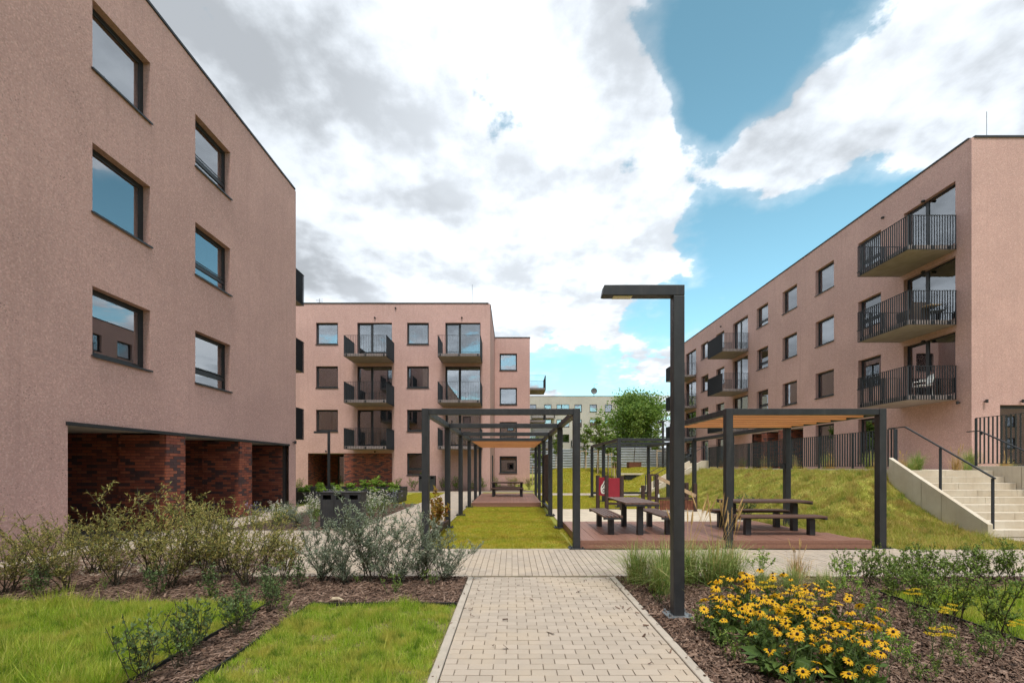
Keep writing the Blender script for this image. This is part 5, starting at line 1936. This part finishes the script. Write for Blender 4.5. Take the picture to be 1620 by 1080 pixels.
def daisy(seed, nfl, h):
    s = Plant(seed); r = s.r
    heads = []
    for i in range(nfl):
        az = r.uniform(0, 6.28); t = r.uniform(.05, .6); L = h * r.uniform(.5, 1.15)
        st = curve(r, (r.normal(0, .03), r.normal(0, .03), 0), (math.cos(az) * t, math.sin(az) * t, 1), L, 6, .07, .04)
        s.stem([tuple(q) for q in st], .0030, .0018)
        s.leaves_along(st[:5], 7, .09, .030, .02, .2)
        heads.append((Vector(st[-1]), Vector(unit(st[-1] - st[-2]))))
    for i in range(3):
        az = r.uniform(0, 6.28); t = r.uniform(.2, .8)
        st = curve(r, (0, 0, 0), (math.cos(az) * t, math.sin(az) * t, 1), h * r.uniform(.4, .7), 5, .1, .03)
        s.stem([tuple(q) for q in st], .003, .0015)
        s.leaves_along(st, 13, .095, .034, .05, .2)
    return s.meshes('leaf_dark2', 'green_stem'), heads


leafmat('leaf_dark2', [(0.05, 0.095, 0.022), (0.085, 0.15, 0.032), (0.13, 0.20, 0.05)], 0.55, 0.3)
proto = [daisy(700 + i, 5 + i % 4, .42) for i in range(8)]
spots = []
rr = np.random.default_rng(5)
for Y in (4.95, 4.65, 4.35, 4.05, 3.75, 3.5, 3.3, 3.08):
    xa, xb = {4.95: 2.25, 4.65: 2.12, 4.35: 1.95, 4.05: 1.95}.get(Y, 1.98), {4.95: 3.05, 4.65: 3.3, 4.35: 3.25, 4.05: 3.12, 3.75: 2.92, 3.5: 2.75, 3.3: 2.6, 3.08: 2.5}[Y]
    for x in np.arange(xa, xb, .24): spots.append((x + rr.normal(0, .06), Y + rr.normal(0, .07)))
spots.sort(key=lambda q: (-round(q[1] * 3.3), q[0]))
rowi = {}
for i, (x, y) in enumerate(spots):
    ms, heads = proto[(i * 5) % 8]
    row = round((5.0 - y) / .3); rowi.setdefault(row, 0)
    lab = f'yellow black-eyed daisy plant, {ORD[rowi[row]]} from the path in {ORD[max(0, row)]} row from the back'
    rowi[row] += 1
    sc = random.uniform(.88, 1.15)
    root = place(ms, 'daisy_plant', (x, y, 0), lab, 'flower', 'black-eyed daisies beside the lamp post', sc)
    for (hp, hd) in heads:
        o = link(bpy.data.objects.new('flower', fm_), root)
        o.location = hp
        tilt = (hd + Vector((random.gauss(0, .5), random.gauss(-.15, .5), .3))).normalized()
        o.rotation_euler = tilt.to_track_quat('Z', 'Y').to_euler()
        s_ = random.uniform(.55, 1.1); o.scale = (s_, s_, s_ * random.uniform(.6, 1.8)); o.rotation_euler.rotate_axis('Z', random.uniform(0, 6.28))
        link(bpy.data.objects.new('flower_centre', cm_), o)


def umbel(seed, n, h, R_=.045):
    s = Plant(seed); r = s.r
    P_ = []
    for i in range(n):
        az = r.uniform(0, 6.28); t = r.uniform(.05, .35)
        st = curve(r, (0, 0, 0), (math.cos(az) * t, math.sin(az) * t, 1), h * r.uniform(.8, 1.1), 5, .06, .03)
        s.stem([tuple(q) for q in st], .003, .002); s.leaves_along(st[:4], 10, .05, .008, .05)
        e = st[-1]
        a = r.uniform(0, 6.28, 70); q = R_ * np.sqrt(r.uniform(0, 1, 70))
        P_.append(e + np.stack([q * np.cos(a), q * np.sin(a), r.uniform(0, .008, 70) - q * .15], -1))
    P_ = np.concatenate(P_)
    V, F = leaf_quads(P_, r.normal(size=(len(P_), 3)) * .5 + UP, .011, .010, r)
    return (*s.meshes('leaf_green', 'green_stem'), npmesh('flower_head', V, F, 'yarrow'))


um = umbel(800, 5, .42)
for (x, y, s_, lab) in ((2.62, 4.75, 1.0, 'flat yellow yarrow cluster among the daisies behind'), (2.75, 4.2, 1.0, 'flat yellow yarrow cluster in the middle of the daisies'), (2.35, 3.95, .9, 'flat yellow yarrow cluster low among the daisies'),
                        (4.15, 4.75, .8, 'yellow yarrow on the open mulch near the right lawn'), (3.95, 4.15, .8, 'yellow yarrow beside the leggy shrubs at right'), (3.25, 3.5, .9, 'yellow yarrow at the bottom edge right of the daisies'), (4.4, 4.0, .6, 'yellow yarrow at the right edge of the picture')):
    place(um, 'yarrow_plant', (x, y, 0), lab, 'flower', None, s_, names=('stem', 'foliage', 'flower_head'))
hosta = Plant(820)
for i in range(16):
    az = hosta.r.uniform(0, 6.28); st = curve(hosta.r, (0, 0, 0), (math.cos(az) * .8, math.sin(az) * .8, 1), .13, 3, .1, 0)
    hosta.stem([tuple(q) for q in st], .003, .002)
    hosta.P.append(np.array([st[-1]])); hosta.D.append(np.array([[math.cos(az), math.sin(az), .15]])); hosta.L.append(np.array([.15])); hosta.W.append(np.array([.07]))
hm = hosta.meshes('leaf_dark2', 'green_stem')
for (x, y, s_, lab) in ((2.42, 4.42, 1.3, 'broad dark-leaved plant low among the daisies'), (2.05, 4.02, 1.1, 'broad-leaved plant at the left edge of the daisies by the path'), (2.02, 3.5, 1.2, 'broad-leaved plant by the path at the bottom edge')):
    place(hm, 'broadleaf_plant', (x, y, 0), lab, 'plant', None, s_)


# ------------------------------------------------------------------ flower bed by the bin
def bloom(seed, n, h, spread, lmat, fmat, leafL=.06, size=.02, cluster=6):
    s = Plant(seed); r = s.r
    P_ = []
    for i in range(n):
        az = r.uniform(0, 6.28); t = r.uniform(.05, spread)
        st = curve(r, (r.normal(0, .06), r.normal(0, .06), 0), (math.cos(az) * t, math.sin(az) * t, 1), h * r.uniform(.65, 1.1), 5, .07, .03)
        s.stem([tuple(q) for q in st], .003, .002, 3); s.leaves_along(st, 18, leafL, leafL * .22, .05)
        P_.append(st[-1] + r.normal(0, .018, (cluster, 3)))
    P_ = np.concatenate(P_)
    V, F = leaf_quads(P_, r.normal(size=(len(P_), 3)) * .8 + UP * .4, size, size * .8, r)
    return (*s.meshes(lmat, 'green_stem'), npmesh('flower_head', V, F, fmat))


wb = [bloom(840 + i, 26, .62, .7, 'leaf_green', 'white_bloom', .07, .035, 7) for i in range(2)]
lb = [bloom(850 + i, 24, .68, .6, 'leaf_grey', 'lilac_bloom', .06, .025, 6) for i in range(2)]
gb = [bloom(860 + i, 30, .6, .9, 'leaf_olive2', 'leaf_olive2', .09, .02, 1) for i in range(2)] if False else None
sp3 = []
for Y in (12.3, 13.4, 14.6, 15.9, 17.3, 18.7):
    for x in np.arange(-7.0, -4.5, .62): sp3.append((x + rr.normal(0, .1), Y + rr.normal(0, .15)))
kk = {}
for i, (x, y) in enumerate(sp3):
    if abs(x + 4.42) < .75 and y < 13.0: continue
    if x > -4.9 and y > 17.5: continue
    kind = 'w' if (x > -6.4 and y > 13 and i % 3) else ('l' if i % 4 == 0 else ('w' if i % 2 else 'g'))
    nm = {'w': 'white_flower', 'l': 'lilac_flower', 'g': 'grey_cushion_plant'}[kind]
    ds = {'w': 'white-flowered perennial clump', 'l': 'lilac-flowered perennial clump', 'g': 'low grey-green cushion plant'}[kind]
    kk.setdefault(kind, 0)
    lab = f'{ds} in the bed behind the recycling bin, {ORD[kk[kind]]} from the front'
    kk[kind] += 1
    if kind == 'g': place(grey[i % 3], nm, (x, y, 0), lab, 'plant', 'plants in the bed behind the bin', (.75, .75, .5))
    else: place((wb if kind == 'w' else lb)[i % 2], nm, (x, y, 0), lab, 'flower', 'plants in the bed behind the bin', random.uniform(.85, 1.1), names=('stem', 'foliage', 'flower_head'))

# greens in the raised planters
let = shrub(900, .3, .9, 8, .09, .06, 7, 'leaf_bright', 'green_stem', 2, .3)
bush = shrub(901, .75, .6, 8, .08, .055, 8, 'leaf_bright', 'green_stem', 4, .3)
n1_ = n2_ = 0
for i in range(13):
    place(let, 'leafy_green', (-10.1 + i * .40, 20.5 + .55 * (i % 2), .40), f'bright leafy green in the nearer raised planter, {ORD[n1_]} from its left end', 'plant', 'greens in the nearer planter', (1.3, 1.3, random.uniform(.5, .8))); n1_ += 1
for i in range(13):
    place(bush if i in (7, 8, 9, 10) else let, 'leafy_green', (-11.1 + i * .40, 24.7 + .6 * (i % 2), .40), f'bright leafy green in the rear raised planter, {ORD[n2_]} from its left end', 'plant', 'greens in the rear planter', (1.3, 1.3, random.uniform(.6, 1.0))); n2_ += 1

# shrubs at the facing block
for i, x in enumerate((-14.2, -7.6, -6.6, -4.6, -3.7, -2.7, -1.9)):
    place(greenS[i % 3], 'wall_shrub', (x, 30.3, 0), f'small shrub at the foot of the facing block, {ORD[i]} from the left', 'shrub', 'shrubs at the facing block', random.uniform(1.3, 1.9))
for i, (x, y) in enumerate(((-1.0, 31.0), (-.1, 32.0), (.6, 30.8), (1.2, 31.8), (1.8, 30.6), (2.3, 31.6), (1.9, 33.5), (.2, 34))):
    place((greenS, olive)[i % 2][i % 3], 'wall_shrub', (x, y, 0), f'bushy shrub by the recessed end of the facing block, {ORD[i]} from the left', 'shrub', 'shrubs by the recessed end block', random.uniform(1.0, 1.9) if i % 2 == 0 else 1.0)
for i, (x, y, s_, lab) in enumerate(((7.05, 13.7, 1.5, 'round dark bush at the foot of the bank behind the deck'), (7.0, 18.6, 1.6, 'dark bush at the foot of the bank near the far pergola posts'))):
    place(darkS[i], 'bank_bush', (x, y, 0), lab, 'bush', None, (s_ * 1.3, s_ * 1.3, s_))

# climbing vine on the pergola
s = Plant(930)
for i in range(16):
    y0 = s.r.uniform(9.6, 11.7)
    st = curve(s.r, (XP0 + s.r.normal(0, .03), y0, .2), (s.r.normal(0, .15), s.r.normal(0, .3), 1), s.r.uniform(.35, .95), 6, .15, .05)
    s.stem([tuple(q) for q in st], .004, .0015); s.leaves_along(st, 34, .10, .06, .2, .0, 1.2)
ms = s.meshes('leaf_vine', 'stem')
root = thing('climbing_vine', (0, 0, 0), 'yellow and red vine growing up the left side of the middle pergola', 'vine')
for n_, me in zip(('stem', 'foliage'), ms): link(bpy.data.objects.new(n_, me), root)


# ------------------------------------------------------------------ trees
def tree(seed, h, cr, trunk_h, r0, nleaf, leaf, lmat, narrow=1.0, limbs=14):
    s = Plant(seed); r = s.r
    tr_ = curve(r, (0, 0, -.15), (0, 0, 1), h * .92, 9, .035, .05)
    s.stem([tuple(q) for q in tr_], r0, r0 * .15, 8)
    tips = []
    for i in range(limbs):
        f = r.uniform(trunk_h / h, .93); idx = f * 9 / .92 * .92
        b0 = tr_[min(9, int(idx))]
        az = i * 2.4 + r.normal(0, .3)
        reach = cr * narrow * math.sin(math.pi * min(.97, max(.12, (f - trunk_h / h) / (1 - trunk_h / h) * .85 + .12))) * r.uniform(.7, 1.1)
        lb_ = curve(r, b0, (math.cos(az), math.sin(az), r.uniform(.15, .8)), max(.25, reach), 5, .14, .10)
        s.stem([tuple(q) for q in lb_], r0 * .35, r0 * .06, 5)
        for k in range(5):
            q0 = lb_[r.integers(2, 6)]
            a2 = r.uniform(0, 6.28)
            tw = curve(r, q0, (math.cos(a2), math.sin(a2), r.uniform(-.2, .9)), max(.2, cr * r.uniform(.2, .42)), 3, .2, .05)
            s.stem([tuple(q) for q in tw], r0 * .09, r0 * .03, 3)
            tips += [tw[-1], tw[1]]
    tips.append(tr_[-1])
    per = max(4, nleaf // len(tips))
    for q in tips:
        rad = cr * r.uniform(.09, .2)
        p = np.array(q) + r.normal(0, 1, (per, 3)) * rad * np.array([1, 1, .7])
        s.P.append(p); s.D.append(r.normal(size=(per, 3)) + np.array([0, 0, -.3])); s.L.append(r.uniform(.7, 1.2, per) * leaf); s.W.append(r.uniform(.5, .8, per) * leaf)
    return s.meshes(lmat, 'bark', 'crown')


big = tree(1000, 9.6, 4.3, 1.6, .26, 24000, .31, 'leaf_tree', 1.05, 40)
place(big, 'broadleaf_tree', (15.6, 58, 1.3), 'large leafy tree between the beige block and the right block', 'tree', None, 1.0, 0.4, ('trunk', 'crown'))
yt = [tree(1010 + i, 4.7, .62, 1.9, .035, 1100, .17, 'leaf_green', 1.0, 18) for i in range(3)]
stk = MB()
for (sx, sy) in ((-.28, -.2), (.28, -.2), (0, .32)): stk.tube([(sx, sy, -.3), (sx, sy, 1.75)], .036, 6)
stm = stk
T5 = [(848, 36, .95, 'young staked tree seen just past the facing block'), (884, 42, .8, 'young staked tree with a low crown, seen behind the middle pergola posts'), (924, 40, 1.0, 'slender staked tree between the two pergolas, left one'), (943, 37, 1.1, 'young staked tree behind the far pergola corner, its left one'),
      (962, 35.5, 1.05, 'young staked tree behind the far pergola corner, its right one'), (976, 34, .82, 'young staked tree left of the slab bench'), (1042, 40, .95, 'young staked tree beyond the distant stairs')]
for i, (x, Y, s_, lab) in enumerate(T5):
    X = px(x, Y); z = float(hz(X, Y)) - .05
    root = place(yt[i % 3], 'young_tree', (X, Y, z), lab, 'tree', 'young staked trees on the hill', s_, None, ('trunk', 'crown'))
    for (sx, sy) in ((-.28, -.2), (.28, -.2), (0, .32)):
        q = MB(); q.tube([(sx, sy, -.3), (sx, sy, 1.75)], .036, 6); q.build('stake', 'stake', root, True)
    q = MB()
    for (a, b_) in (((-.28, -.2), (.28, -.2)), ((.28, -.2), (0, .32)), ((0, .32), (-.28, -.2))): q.bar((*a, 1.62), (*b_, 1.62), .02, .06)
    q.build('tie_bar', 'stake', root, True)
bt_ = place(yt[1], 'young_tree', (11.25, 42.0, float(hz(11.25, 42)) + .4), 'young tree growing in the larger rust-brown steel box', 'tree', None, 1.15, None, ('trunk', 'crown'))

# small green sprouts on the open mulch
spr = shrub(1100, .3, .7, 6, .032, .014, 7, 'leaf_green', 'green_stem', 3, .1)
k = 0
for (x, y) in sorted([(3.0, 3.35), (3.15, 3.7), (3.35, 4.0), (3.55, 3.6), (3.5, 4.4), (3.8, 4.0), (3.75, 4.7), (4.0, 4.4), (3.6, 5.2), (4.1, 5.1), (3.3, 5.3), (3.95, 3.75), (4.25, 4.1), (1.75, 5.35), (1.85, 4.35), (1.8, 3.7)], key=lambda q: q[0] / q[1]):
    place(spr, 'sprout', (x, y, 0), f'small green sprout on the mulch right of the path, {ORD[k]} from the left', 'plant', 'sprouts on the right mulch', random.uniform(.55, 1.15)); k += 1
k = 0
for (x, y) in sorted([(-1.5, 5.7), (-2.1, 6.2), (-3.1, 5.8), (-3.6, 5.5), (-4.4, 5.7), (-5.3, 5.9), (-5.9, 5.6), (-2.5, 5.0), (-2.6, 4.4), (-1.1, 6.1)], key=lambda q: q[0] / q[1]):
    place(spr, 'sprout', (x, y, 0), f'small green sprout on the mulch left of the path, {ORD[k]} from the left', 'plant', 'sprouts on the left mulch', random.uniform(.45, .9)); k += 1
